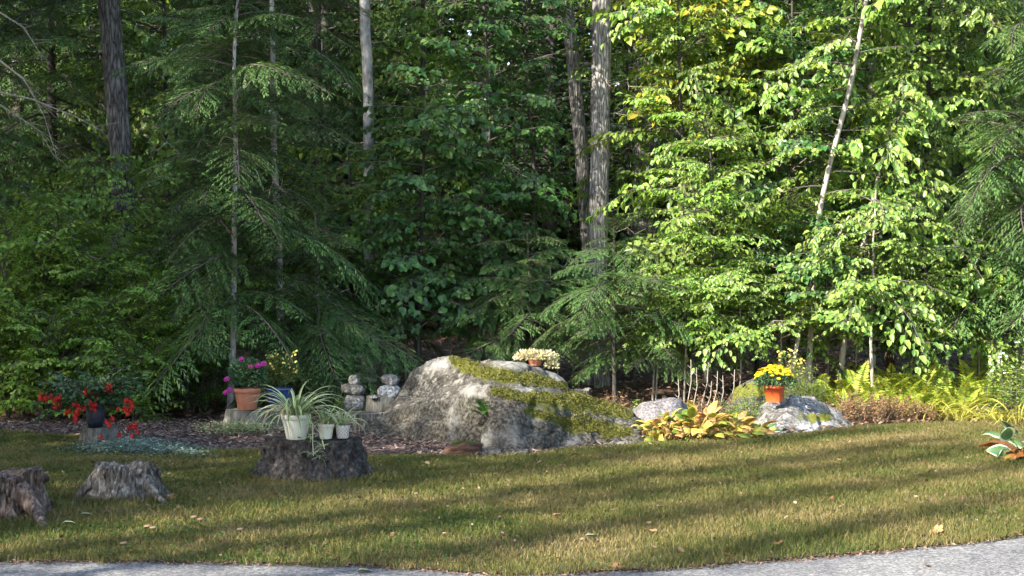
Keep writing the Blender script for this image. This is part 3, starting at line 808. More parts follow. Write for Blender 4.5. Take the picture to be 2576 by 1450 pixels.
# ------------------------------------------------------------------ rocks
def rockmat(name, base, pale, dark, moss=(.075, .085, .012), moss2=(.15, .15, .02), speck=40.0):
    m, nt, out = newmat(name)
    L = nt.links.new
    tc = nd(nt, 'ShaderNodeTexCoord')
    def noise(sc, det=6.0, ro=.6):
        n = nd(nt, 'ShaderNodeTexNoise', Scale=sc, Detail=det, Roughness=ro); L(tc.outputs['Object'], n.inputs['Vector']); return n
    def mixc(fac, a, b, mode='MIX'):
        x = nd(nt, 'ShaderNodeMix', data_type='RGBA', blend_type=mode)
        if isinstance(fac, (int, float)): x.inputs[0].default_value = fac
        else: L(fac, x.inputs[0])
        for sck, q in ((6, a), (7, b)):
            if isinstance(q, tuple): x.inputs[sck].default_value = (*q, 1)
            else: L(q, x.inputs[sck])
        return x.outputs[2]
    def band(n, lo, hi):
        r_ = nd(nt, 'ShaderNodeMapRange'); r_.inputs[1].default_value = lo; r_.inputs[2].default_value = hi; L(n, r_.inputs[0]); return r_.outputs[0]
    n1, n2, n3 = noise(3.0), noise(9.0, 8.0, .7), noise(speck, 3.0)
    c = mixc(band(n1.outputs['Fac'], .35, .65), dark, base)
    c = mixc(band(n2.outputs['Fac'], .50, .62), c, pale)
    r2 = ramp(nt, [((.35, .34, .32), .36), ((1.0, 1.0, 1.0), .52), ((1.35, 1.33, 1.28), .66)])
    L(n3.outputs['Fac'], r2.inputs[0])
    c = mixc(.95, c, r2.outputs[0], 'MULTIPLY')
    vo = nd(nt, 'ShaderNodeTexVoronoi', Scale=30.0); L(tc.outputs['Object'], vo.inputs['Vector'])
    vd = nd(nt, 'ShaderNodeMath', operation='MULTIPLY'); L(band(vo.outputs['Distance'], .34, .22), vd.inputs[0]); L(band(n1.outputs['Fac'], .4, .6), vd.inputs[1])
    c = mixc(vd.outputs[0], c, tuple(min(1, q * 1.15) for q in pale))
    vk = nd(nt, 'ShaderNodeTexVoronoi', Scale=2.3, feature='DISTANCE_TO_EDGE'); L(tc.outputs['Object'], vk.inputs['Vector'])
    c = mixc(band(vk.outputs['Distance'], .018, .0), c, tuple(q * .5 for q in dark))
    at = nd(nt, 'ShaderNodeAttribute', attribute_name='pale')
    nn = nd(nt, 'ShaderNodeMath', operation='MULTIPLY'); L(at.outputs['Fac'], nn.inputs[0]); L(band(n2.outputs['Fac'], .36, .56), nn.inputs[1])
    c = mixc(nn.outputs[0], c, tuple(min(1, q * 1.25) for q in pale))
    ad = nd(nt, 'ShaderNodeAttribute', attribute_name='stain_shade')
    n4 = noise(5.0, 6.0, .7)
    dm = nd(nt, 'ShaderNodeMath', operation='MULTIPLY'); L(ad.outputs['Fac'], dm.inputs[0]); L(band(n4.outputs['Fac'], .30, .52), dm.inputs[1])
    c = mixc(dm.outputs[0], c, mixc(band(n3.outputs['Fac'], .42, .62), (.02, .0175, .0135), (.095, .086, .068)))  # dark lichen, with the steep face's shade also put into the colour
    am = nd(nt, 'ShaderNodeAttribute', attribute_name='moss')
    nm = nd(nt, 'ShaderNodeMath', operation='MULTIPLY_ADD'); L(n2.outputs['Fac'], nm.inputs[0]); nm.inputs[1].default_value = 2.6; nm.inputs[2].default_value = -1.3
    na = nd(nt, 'ShaderNodeMath', operation='ADD'); L(am.outputs['Fac'], na.inputs[0]); L(nm.outputs[0], na.inputs[1])
    mc = mixc(band(n3.outputs['Fac'], .35, .65), moss, moss2)
    mf = band(na.outputs[0], .42, .62)
    c = mixc(mf, c, mc)
    p = nd(nt, 'ShaderNodeBsdfPrincipled', Roughness=.9)
    p.inputs['Specular IOR Level'].default_value = .2
    L(c, p.inputs['Base Color'])
    b1 = nd(nt, 'ShaderNodeBump', Strength=.7, Distance=.03); L(n2.outputs['Fac'], b1.inputs['Height'])
    b2 = nd(nt, 'ShaderNodeBump', Strength=.6, Distance=.01); L(n3.outputs['Fac'], b2.inputs['Height']); L(b1.outputs[0], b2.inputs['Normal'])
    L(b2.outputs[0], p.inputs['Normal'])
    L(p.outputs[0], out.inputs[0])
    return m
M['boulder'] = rockmat('boulder_stone', (.088, .081, .068), (.18, .173, .153), (.03, .026, .02), speck=34, moss=(.04, .045, .007), moss2=(.10, .098, .014))
M['rock_grey'] = rockmat('grey_stone', (.19, .184, .178), (.29, .285, .27), (.085, .08, .072))
M['rock_mauve'] = rockmat('mauve_grey_stone', (.19, .176, .18), (.26, .24, .238), (.12, .11, .11))
M['rock_dark'] = rockmat('dark_stone', (.10, .095, .085), (.17, .165, .15), (.045, .042, .036))
M['rock_blue'] = rockmat('blue_grey_stone', (.24, .255, .275), (.34, .35, .36), (.16, .17, .185))

def setattr_f(me, name, arr):
    a = me.attributes.new(name, 'FLOAT', 'POINT')
    a.data.foreach_set('value', np.asarray(arr, np.float32).ravel())

def contour_rock(tab, nu, nt_, offs, amp, seed, mat, name, mossf=None, palef=None, grooves=(), freq=3.0, origin=None, back=.8, stain_shade=0.0):
    """tab rows: u, base v, face top v, shelf v, crest v, measured across the rock; offs: how far back each line lies"""
    tab = np.array(tab, float)
    U = np.linspace(tab[0, 0], tab[-1, 0], nu)
    vb, vf, vs_, vt = (np.interp(U, tab[:, 0], tab[:, k]) for k in (1, 2, 3, 4))
    yb = FD * EYE / (vb - CV)
    yb = np.convolve(np.pad(yb, 6, 'edge'), np.ones(13) / 13, 'valid')
    q = np.clip(np.minimum((U - U[0]), (U[-1] - U)) / (.16 * (U[-1] - U[0])), 0, 1)
    e = .25 + .75 * np.sqrt(1 - (1 - q) ** 2)
    rows = []
    def row(y, v): rows.append(np.stack([(U - CU) / FD * y, y, EYE - (v - CV) / FD * y], -1))
    y0 = yb + (1 - e) * .18
    row(y0, vb); rows[0][:, 2] = -.12
    row(y0 + .0, vb)
    row(y0 + offs[0] * e, vf)
    row(y0 + offs[1] * e, vs_)
    row(y0 + offs[2] * e, vt)
    bk = rows[4].copy(); bk[:, 1] += back * .5 * e; bk[:, 2] *= .75
    rows.append(bk)
    b2 = rows[4].copy(); b2[:, 1] += back * e; b2[:, 2] = -.12
    rows.append(b2)
    R = np.stack(rows, 0)
    key = np.array([0, .06, .34, .56, .76, .88, 1.0])
    t = np.linspace(0, 1, nt_)
    G = np.empty((nt_, nu, 3)); 
    for k in range(3):
        for j in range(nu):
            G[:, j, k] = np.interp(t, key, R[:, j, k])
    w = max(1, nt_ // 28)
    ker = np.ones(2 * w + 1) / (2 * w + 1)
    for _ in range(2):
        for k in range(3):
            G[:, :, k] = np.apply_along_axis(lambda c: np.convolve(np.pad(c, w, 'edge'), ker, 'valid'), 0, G[:, :, k])
    rowv = CV + (EYE - G[:, :, 2]) / G[:, :, 1] * FD
    rowu = CU + G[:, :, 0] / G[:, :, 1] * FD
    du = np.gradient(G, axis=1); dt = np.gradient(G, axis=0)
    Nn = np.cross(du, dt); Nn /= np.linalg.norm(Nn, axis=2)[..., None] + 1e-9
    disp = amp * fbm(G * freq, seed, 6) + amp * .5 * np.abs(fbm(G * freq * 2.2, seed + 9, 3)) - amp * .55 * np.clip(.12 - np.abs(fbm(G * freq * 1.1 + 3, seed + 21, 3)), 0, 1) / .12 + amp * .16 * fbm(G * 26, seed + 30, 2)
    fm = np.clip((.42 - t) / .1, 0, 1)[:, None]
    for (gu, w_, dep) in grooves:
        disp = disp - dep * fm * np.exp(-((rowu - gu + 10 * np.sin(t * 14)[:, None]) / w_) ** 2)
    G = G + Nn * disp[..., None]
    o = np.array(tuple(origin))
    me = npmesh(name, (G - o).reshape(-1, 3), [(grid_faces(nt_, nu), 0)], mat, True)
    ms = mossf(rowu, rowv, Nn) if mossf else np.zeros((nt_, nu))
    setattr_f(me, 'moss', ms)
    pl = palef(rowu, rowv) if palef else np.zeros((nt_, nu))
    setattr_f(me, 'pale', pl)
    setattr_f(me, 'stain_shade', np.clip(stain_shade * fm * np.ones((1, nu)) * (1 - .8 * pl), 0, 1))  # front face mask for lichen staining and painted shade together
    return me, G

def near_line(pts, wid):
    pts = np.array(pts, float)
    def f(u, v):
        c = np.interp(u, pts[:, 0], pts[:, 1]); w_ = np.interp(u, pts[:, 0], wid)
        ins = np.clip(np.minimum(u - pts[0, 0], pts[-1, 0] - u) / 18 + .5, 0, 1)
        return np.clip(1.25 - np.abs(v - c) / w_, 0, 1) * ins
    return f
mA = near_line([(1130, 905), (1180, 922), (1240, 945), (1320, 955), (1425, 975)], [18, 26, 24, 20, 14])
mB = near_line([(1235, 984), (1320, 1003), (1400, 1010), (1480, 1016), (1590, 1046)], [14, 20, 30, 30, 22])
mC = near_line([(1320, 1030), (1420, 1062), (1520, 1078), (1590, 1088)], [18, 26, 30, 22])
def boulder_moss(u, v, n): return np.maximum(np.maximum(mA(u, v), mB(u, v)), .72 * mC(u, v))
def blob(u0, v0, a, b): return lambda u, v: np.clip(1.5 - np.hypot((u - u0) / a, (v - v0) / b), 0, 1)
PB = [blob(1140, 1055, 18, 50), blob(1225, 1105, 30, 18), blob(1352, 1045, 14, 20), blob(1445, 1108, 22, 14), blob(1300, 1095, 40, 22), blob(1195, 985, 30, 14), blob(1100, 915, 40, 22), blob(1300, 920, 60, 14), blob(1330, 985, 60, 10), blob(1395, 952, 28, 18)]
def boulder_pale(u, v): return np.max([f(u, v) for f in PB], axis=0)
BT = [(884, 1100, 1099, 1099, 1099), (908, 1102, 1094, 1090, 1086), (940, 1103, 1072, 1062, 1052), (989, 1102, 1045, 1020, 1001), (1006, 1104, 1028, 1008, 966), (1033, 1109, 1014, 1005, 942), (1062, 1115, 1008, 998, 914), (1091, 1118, 1004, 992, 896),
      (1115, 1120, 1000, 985, 891), (1159, 1126, 992, 972, 893), (1188, 1131, 976, 962, 899), (1217, 1138, 978, 958, 903), (1232, 1140, 980, 958, 897), (1291, 1141, 1002, 964, 907), (1335, 1139, 1022, 970, 919), (1378, 1134, 1032, 980, 931), (1402, 1132, 1036, 984, 941),
      (1418, 1130, 1040, 990, 955), (1428, 1130, 1043, 994, 977), (1481, 1125, 1056, 1008, 992), (1525, 1122, 1072, 1024, 1010), (1569, 1120, 1082, 1044, 1028), (1594, 1120, 1084, 1056, 1038), (1612, 1119, 1092, 1074, 1058), (1636, 1118, 1112, 1108, 1104)]
bo = Vector((0.1, 14.6, 0))
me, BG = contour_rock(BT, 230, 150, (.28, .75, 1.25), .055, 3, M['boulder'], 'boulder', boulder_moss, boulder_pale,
                      grooves=[(1206, 11, .13), (1340, 22, .035), (1430, 30, .03), (1085, 26, .04)], origin=bo, back=1.3, stain_shade=1.0)
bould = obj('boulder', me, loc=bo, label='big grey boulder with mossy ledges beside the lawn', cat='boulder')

RT = [(1890, 1090, 1082, 1070, 1060), (1905, 1092, 1072, 1058, 1046), (1918, 1094, 1062, 1040, 1020), (1926, 1094, 1056, 1030, 1012), (1958, 1094, 1050, 1026, 1010), (1972, 1093, 1046, 1020, 1000), (1988, 1092, 1044, 1014, 990), (2052, 1087, 1040, 1012, 993),
      (2062, 1086, 1040, 1020, 1006), (2094, 1082, 1046, 1034, 1024), (2126, 1079, 1058, 1050, 1043), (2150, 1077, 1068, 1064, 1060), (2166, 1076, 1075, 1074, 1073)]
def moss_cushions(par, G, o, mossarr, n, seed):
    g = np.random.default_rng(seed)
    a, b = G.shape[:2]
    i = g.integers(0, a - 1, n * 4); j = g.integers(0, b - 1, n * 4)
    P = G[i, j] + (G[i + 1, j] - G[i, j]) * g.uniform(0, 1, (n * 4, 1)) + (G[i, j + 1] - G[i, j]) * g.uniform(0, 1, (n * 4, 1))
    k = (mossarr[i, j] + .9 * fbm(P * 6, seed, 4)) > .52
    P = P[k][:n] - np.array(tuple(o)); n = len(P)
    V, F = leafset(P, g.normal(0, 1, (n, 3)) + [0, -.2, .5], g.normal(0, 1, (n, 3)), g.uniform(.012, .026, n), g.uniform(.006, .012, n))
    obj('moss', npmesh('moss', V, [(F, 0)], M['cushion']), par, kind='stuff')
M['cushion'] = leafmat('moss_cushion', [(.04, .05, .008), (.075, .08, .012), (.12, .12, .018), (.17, .15, .03)], trans=.2, objvar=0)
BGu = CU + BG[:, :, 0] / BG[:, :, 1] * FD; BGv = CV + (EYE - BG[:, :, 2]) / BG[:, :, 1] * FD
moss_cushions(bould, BG, bo, boulder_moss(BGu, BGv, None), 26000, 5)
ro_ = Vector((2.95, 15.6, 0))
rm = blob(2050, 1050, 50, 14)
me, RG = contour_rock(RT, 120, 90, (.35, .62, .85), .05, 12, M['rock_grey'], 'boulder', lambda u, v, n: .75 * rm(u, v), lambda u, v: np.maximum(blob(2110, 1035, 16, 12)(u, v), blob(2060, 1075, 40, 20)(u, v)), grooves=[(1935, 14, .12), (1905, 8, .06)], origin=ro_, back=.7)
obj('boulder', me, loc=ro_, label='pale grey boulder under the yellow chrysanthemum pot', cat='boulder')
MT = [(1580, 1086, 1078, 1065, 1050), (1590, 1090, 1062, 1040, 1030), (1612, 1095, 1045, 1024, 1014), (1650, 1096, 1040, 1012, 1003), (1690, 1096, 1038, 1008, 999), (1715, 1094, 1042, 1014, 1004), (1728, 1090, 1050, 1030, 1018), (1738, 1088, 1066, 1055, 1045)]
mo = Vector((1.6, 15.8, 0))
me, _ = contour_rock(MT, 70, 60, (.2, .4, .55), .02, 22, M['rock_mauve'], 'rock', origin=mo, back=.5, freq=2.2)
obj('rock', me, loc=mo, label='smooth mauve grey rock behind the yellow hosta', cat='rock')
ST = [(1822, 1040, 1030, 1022, 1016), (1850, 1045, 1012, 990, 980), (1880, 1046, 1000, 972, 960), (1905, 1046, 996, 962, 950), (1930, 1044, 1010, 985, 975)]
so_ = Vector((2.7, 17.6, 0))
me, _ = contour_rock(ST, 50, 50, (.15, .4, .55), .03, 25, M['rock_dark'], 'rock', lambda u, v, n: np.clip(1.2 - np.abs(v - 985) / 28, 0, 1) * .8, origin=so_, back=.4)
obj('rock', me, loc=so_, label='dark mossy slanted rock behind the chrysanthemum pot', cat='rock')

def ico(sub):
    import bmesh
    bm = bmesh.new(); bmesh.ops.create_icosphere(bm, subdivisions=sub, radius=1)
    V = np.array([v.co[:] for v in bm.verts]); F = np.array([[v.index for v in f.verts] for f in bm.faces]); bm.free()
    return V, F
IV, IF = ico(4)
def stone(name, label, cat, u, v, d, w, h, dep, seed, mat, tilt=0, group=None, moss=0, rough=.16, onground=False):
    """a rounded stone whose base centre is seen at (u, v), depth d; w, h in frame units"""
    k = d / FD
    P = IV.copy()
    n1 = fbm(IV * 1.3 + seed * 3.1, seed, 3)[:, None]
    n2 = fbm(IV * 4 + seed, seed + 3, 3)[:, None]
    P = P * (1 + rough * 2.2 * n1 + rough * .5 * n2)
    P = np.sign(P) * np.abs(P) ** .85
    P[:, 2] = np.where(P[:, 2] < -.75, -.75 + (P[:, 2] + .75) * .3, P[:, 2])
    lo, hi = P.min(0), P.max(0)
    P = (P - lo) / (hi - lo) - .5
    P = P * np.array([w * k, dep, h * k])
    c, s_ = math.cos(tilt), math.sin(tilt)
    P = np.stack([P[:, 0] * c - P[:, 2] * s_, P[:, 1], P[:, 0] * s_ + P[:, 2] * c], -1)
    P[:, 2] -= P[:, 2].min()
    me = npmesh(name, P, [(IF, 0)], mat, True)
    setattr_f(me, 'moss', np.full(len(P), moss)); setattr_f(me, 'pale', np.zeros(len(P)))
    b = pw(u, v, d)
    if onground: b.z = gz(b.x, b.y) - .02
    return obj(name, me, loc=b, label=label, cat=cat, group=group)

# ------------------------------------------------------------------ stumps
M['stump_dark'] = noisemat('dark_stump_bark', [(.018, .015, .013), (.048, .041, .036), (.12, .108, .097)], scale=14, stretch=(1.3, 1.3, 1), bump=1, bdist=.04, detail=9, rough=.95, cols2=[(.4, .4, .4), (1.3, 1.3, 1.3)], scale2=32)
M['stump_grey'] = noisemat('weathered_stump_wood', [(.03, .025, .02), (.15, .13, .11), (.38, .35, .31)], scale=11, stretch=(2.6, 2.6, .7), bump=1, bdist=.04, detail=9, rough=.9, cols2=[(.35, .32, .28), (1.15, 1.15, 1.15)], scale2=18)
M['stump_red'] = noisemat('rotting_stump_wood', [(.03, .02, .015), (.13, .095, .075), (.32, .27, .23)], scale=10, stretch=(2.6, 2.6, .7), bump=1, bdist=.04, detail=9, rough=.9, cols2=[(.4, .3, .25), (1.15, 1.15, 1.15)], scale2=16)
M['stump_mossy'] = noisemat('grey_green_stump', [(.045, .042, .034), (.12, .115, .095), (.22, .215, .19)], scale=9, stretch=(2, 2, .6), bump=.9, bdist=.03, detail=8, rough=.95)
M['cutwood'] = noisemat('old_cut_wood', [(.11, .095, .08), (.24, .215, .185)], scale=14, bump=.5, bdist=.01, rough=.95)

def stump(label, x, y, rt, rb, h, seed, mat, lobes=7, lobe=.16, jag=.02, bark=.035, squash=1.0, flare=2.2, roots=(), topmat=None, lean=0):
    g = gz(x, y)
    root = thing('tree_stump', label, 'stump', (x, y, g))
    r = np.random.default_rng(seed)
    n, k = 150, 46
    th = np.arange(n) / n * 2 * math.pi
    t = np.linspace(0, 1, k)[:, None]
    ph = r.uniform(0, 6.28, 3)
    lob = .5 * np.cos(lobes * th + ph[0]) + .5 * np.cos((lobes - 2) * th + ph[1]) + .35 * np.cos(3 * th + ph[2])
    rad = rt + (rb - rt) * (1 - t) ** flare
    rad = rad * (1 + lobe * lob[None] * (.25 + .75 * (1 - t) ** 1.4))
    ridg = fbm(np.stack([np.broadcast_to(np.cos(th) * 9, (k, n)), np.broadcast_to(np.sin(th) * 9, (k, n)), np.broadcast_to(t * h * 8, (k, n))], -1), seed, 4)
    fine = fbm(np.stack([np.broadcast_to(np.cos(th) * 22, (k, n)), np.broadcast_to(np.sin(th) * 22, (k, n)), np.broadcast_to(t * h * 22, (k, n))], -1), seed + 5, 3)
    rad = rad + bark * 1.6 * np.abs(ridg) - bark * .5 + bark * .5 * fine
    top = h + jag * fbm(np.stack([np.cos(th) * 2.5, np.sin(th) * 2.5, th * 0], -1), seed + 8, 4) * 2
    z = t * (top[None] + .1) - .1
    V = np.stack([rad * np.cos(th) + lean * z, rad * np.sin(th) * squash, z], -1)
    me = npmesh('bark', V.reshape(-1, 3), [(grid_faces(k, n, True), 0)], mat, True)
    obj('bark', me, root)
    kk = 12
    tt = np.linspace(1, 0, kk)[:, None]
    rr = rad[-1][None] * tt * .999
    zz = top[None] * tt + (h + jag * .3) * (1 - tt) + jag * .8 * fbm(np.stack([rr * np.cos(th) * 12, rr * np.sin(th) * 12, rr * 0], -1), seed + 4, 3) * (1 - tt ** 6) - .004 * (1 - tt ** 4)
    V = np.stack([rr * np.cos(th) + lean * zz, rr * np.sin(th) * squash, zz], -1)
    obj('cut_top', npmesh('cut_top', V.reshape(-1, 3), [(grid_faces(kk, n, True), 0)], topmat or M['cutwood'], True), root)
    for (path, r0) in roots:
        mb = MB()
        P = np.array(path, float)
        s_ = np.linspace(0, 1, len(P)); q = np.linspace(0, 1, 18)
        PP = np.stack([np.interp(q, s_, P[:, i]) for i in range(3)], -1)
        for _ in range(2): PP[1:-1] = (PP[:-2] + 2 * PP[1:-1] + PP[2:]) / 4
        mb.tube(PP, r0 * (1 - .8 * q) * (1 + .05 * np.sin(q * 9)), 14, 0, True)
        me = mb.mesh('root', mat, True)
        obj('root', me, root)
    return root

XS, YS = (788 - CU) / FD * 11.65, 11.65
stump('broad dark stump carrying the three spider plant pots', XS, YS, .375, .56, .325, 5, M['stump_dark'], jag=.012, lobe=.10, bark=.075, squash=.72, flare=1.7, topmat=M['stump_dark'])
stump('weathered grey stump alone on the lawn, left of the broad stump', (318 - CU) / FD * 10.55, 10.55, .205, .38, .25, 15, M['stump_grey'], jag=.055, lobe=.17, bark=.08, squash=.8, flare=1.15,
      roots=[([(.16, -.1, .16), (.26, -.2, .06), (.40, -.3, -.03)], .05), ([(-.16, -.08, .2), (-.28, -.14, .07), (-.38, -.2, -.04)], .05)], topmat=M['stump_grey'])
stump('rotting reddish stump cut off by the left edge of the picture', (18 - CU) / FD * 9.75, 9.75, .22, .31, .29, 25, M['stump_red'], jag=.05, lobe=.18, bark=.085, flare=1.3,
      roots=[([(.12, -.12, .2), (.24, -.2, .1), (.34, -.34, .02), (.4, -.5, -.04)], .07)], topmat=M['stump_red'])
stump('small mossy stump under the fuchsia pot', (252 - CU) / FD * 14.4, 14.4, .17, .27, .17, 35, M['stump_mossy'], jag=.01, bark=.03)
stump('grey green stump under the terracotta and blue pots', (650 - CU) / FD * 15.8, 15.8, .34, .44, .20, 45, M['stump_mossy'], jag=.01, bark=.03, squash=.8)
stump('low dark stump under the left cairn', (905 - CU) / FD * 15.5, 15.5, .26, .28, .19, 55, M['stump_grey'], jag=.006, lobe=.05, bark=.02, squash=.7)
stump('blocky dark stump under the right cairn', (972 - CU) / FD * 15.95, 15.95, .22, .24, .33, 65, M['stump_mossy'], jag=.006, lobe=.05, bark=.02, squash=.7)
stump('small pale stump behind the right end of the boulder', (1465 - CU) / FD * 18, 18, .10, .12, .28, 75, M['stump_grey'], jag=.02, bark=.02)
stump('tall broken stump standing among the ferns', (2238 - CU) / FD * 20.5, 20.5, .07, .13, .55, 85, M['stump_red'], jag=.16, bark=.02, flare=2.5, lobe=.08)

# ------------------------------------------------------------------ cairns and stones
stone('stone', 'large rounded bottom stone of the left cairn', 'stone', 891, 1032, 15.45, 54, 41, .20, 3, M['rock_grey'], .05, 'cairn stones')
stone('stone', 'flat dark middle stone of the left cairn', 'stone', 889, 994, 15.45, 63, 29, .18, 4, M['rock_dark'], -.08, 'cairn stones')
stone('stone', 'small top stone of the left cairn', 'stone', 890, 970, 15.45, 28, 26, .1, 5, M['rock_grey'], .2, 'cairn stones')
stone('stone', 'bluish bottom stone of the right cairn', 'stone', 979, 1002, 15.9, 60, 36, .2, 6, M['rock_blue'], .06, 'cairn stones')
stone('stone', 'grey top stone of the right cairn', 'stone', 982, 970, 15.9, 50, 27, .16, 7, M['rock_grey'], -.12, 'cairn stones')
stone('stone', 'small flat pale stone left of the right cairn', 'stone', 940, 1003, 15.8, 24, 10, .07, 8, M['rock_grey'], 0, None)
stone('stone', 'flat grey stone sunk in the lawn below the broad stump', 'stone', 628, 1246, 10.9, 48, 14, .12, 9, M['rock_grey'], onground=True)
stone('stone', 'small grey stone in the grass left of the broad stump', 'stone', 693, 1175, 13.0, 36, 16, .1, 10, M['rock_grey'], onground=True)
for i, (u, v, w, h) in enumerate([(1232, 1144, 70, 20), (1300, 1143, 76, 16), (1185, 1143, 30, 14)]):
    stone('stone', ['long dark edging stone under the boulder fern', 'dark edging stone under the middle of the boulder', 'short dark edging stone beside the mossy log'][i], 'stone', u, v, gd(v) - .05, w, h + 6, .16, 11 + i, M['rock_dark'], 0, 'edging stones', .25, onground=True)
stone('stone', 'flat pale stone at the foot of the right boulder', 'stone', 1952, 1100, 14.95, 90, 12, .25, 14, M['rock_grey'], onground=True)
stone('stone', 'small lilac stones at the right foot of the big boulder', 'stone', 1565, 1119, 14.2, 40, 14, .1, 15, M['rock_mauve'], onground=True)
stone('stone', 'small pale stone lying on the boulder ledge', 'stone', 1372, 1042, 14.02, 20, 10, .06, 16, M['rock_blue'])
stone('rock', 'low grey rock among the daylilies at the right', 'rock', 2440, 1040, 17.6, 110, 30, .4, 17, M['rock_mauve'], onground=True)
M['rotwood'] = noisemat('rotten_wood', [(.02, .011, .007), (.07, .034, .02), (.13, .075, .045)], scale=14, stretch=(.6, 2, 2), bump=1, bdist=.03, detail=9)
rot = stone('rotten_log', 'rotten red brown log end with bright moss at the foot of the boulder', 'log', 1165, 1146, 13.35, 100, 42, .25, 19, M['rotwood'], onground=True, rough=.34)
n = 900
pr = rng.uniform(0, 1, n); pa = rng.uniform(0, 6.283, n)
P = np.stack([.02 + .12 * np.sqrt(pr) * np.cos(pa), .06 * np.sqrt(pr) * np.sin(pa) - .02, .118 + .025 * (1 - pr)], -1)
V, F = leafset(P, rng.normal(0, 1, (n, 3)) + [0, -.3, .4], rng.normal(0, 1, (n, 3)), .02, .008)
M['mossleaf'] = leafmat('moss_tuft', [(.05, .10, .01), (.09, .15, .015), (.13, .17, .02)], objvar=0)
obj('moss', npmesh('moss', V, [(F, 0)], M['mossleaf']), rot, kind='stuff')

# ------------------------------------------------------------------ pots and their plants
def plain(name, col, rough=.5, spec=.4, bump=0, var=.12):
    c1 = tuple(q * (1 - var) for q in col); c2 = tuple(min(1, q * (1 + var)) for q in col)
    return noisemat(name, [c1, c2], scale=7, rough=rough, spec=spec, bump=bump, bscale=60, bdist=.003)
M['cream'] = plain('cream_plastic', (.56, .545, .45), .45)
M['terracotta'] = plain('terracotta', (.40, .155, .085), .7)
M['bluepot'] = plain('blue_glaze', (.03, .06, .16), .2, .6)
M['navypot'] = plain('navy_plastic', (.012, .016, .03), .45)
M['orangepot'] = plain('orange_plastic', (.58, .095, .022), .4)
M['maroon'] = plain('maroon_plastic', (.04, .012, .012), .5)
M['earth'] = noisemat('potting_soil', [(.02, .014, .01), (.05, .035, .025)], scale=30, bump=.8)
M['hole'] = plain('drain_hole_dark', (.02, .018, .015), .9)

def pattern_mat():
    m, nt, out = newmat('patterned_glaze')
    L = nt.links.new
    tc = nd(nt, 'ShaderNodeTexCoord'); sp = nd(nt, 'ShaderNodeSeparateXYZ'); L(tc.outputs['Object'], sp.inputs[0])
    at = nd(nt, 'ShaderNodeMath', operation='ARCTAN2'); L(sp.outputs['Y'], at.inputs[0]); L(sp.outputs['X'], at.inputs[1])
    mu = nd(nt, 'ShaderNodeMath', operation='MULTIPLY'); L(at.outputs[0], mu.inputs[0]); mu.inputs[1].default_value = 11 / 6.2832
    mz = nd(nt, 'ShaderNodeMath', operation='MULTIPLY'); L(sp.outputs['Z'], mz.inputs[0]); mz.inputs[1].default_value = 32
    cb = nd(nt, 'ShaderNodeCombineXYZ'); L(mu.outputs[0], cb.inputs[0]); L(mz.outputs[0], cb.inputs[1])
    v = nd(nt, 'ShaderNodeTexVoronoi', Scale=1.0, Randomness=0.0); v.voronoi_dimensions = '2D'; L(cb.outputs[0], v.inputs['Vector'])
    d, w = (.045, .028, .035), (.62, .58, .54)
    r = ramp(nt, [(d, 0), (w, .12), (d, .26), (w, .36), (d, .56)], True); L(v.outputs['Distance'], r.inputs[0])
    p = nd(nt, 'ShaderNodeBsdfPrincipled', Roughness=.35); L(r.outputs[0], p.inputs['Base Color']); L(p.outputs[0], out.inputs[0])
    return m
M['pattern'] = pattern_mat()

def pot(parent, rt, rb, h, mat, rim=.0, rimh=.02, n=40, holes=False):
    mb = MB()
    lathe(mb, [(0.0, .004), (rb * .9, .004), (rb * .94, 0), (rb, .006), (rb + (rt - rb) * .5, h * .5), (rt, h - rimh), (rt, h - .002), (rt - .008, h), (rt - .012, h - .01), (rt - .014, h * .8)], n)
    p = obj('pot', mb.mesh('pot', mat, True), parent)
    if rim:
        mb = MB()
        lathe(mb, [(rt - .001, h - rimh - .004), (rt + rim, h - rimh), (rt + rim * 1.15, h - .004), (rt + rim * .7, h + .002), (rt - .004, h + .002)], n)
        obj('rim', mb.mesh('rim', mat, True), p)
    if holes:
        for k in range(2):
            a = -math.pi / 2 + .35 + .16 * k
            mb = MB(); lathe(mb, [(0, .0), (.006, .0), (.006, .001)], 10)
            obj('drain_hole', mb.mesh('drain_hole', M['hole']), p, mtx=Matrix.Translation((math.cos(a) * (rb + .0035), math.sin(a) * (rb + .0035), .022)) @ Euler((math.pi / 2, 0, a + math.pi / 2)).to_matrix().to_4x4())
    mb = MB(); lathe(mb, [(rt - .0135, h * .86), (rt * .5, h * .9), (.0, h * .9)], 24)
    obj('soil', mb.mesh('soil', M['earth'], True), parent)
    return p

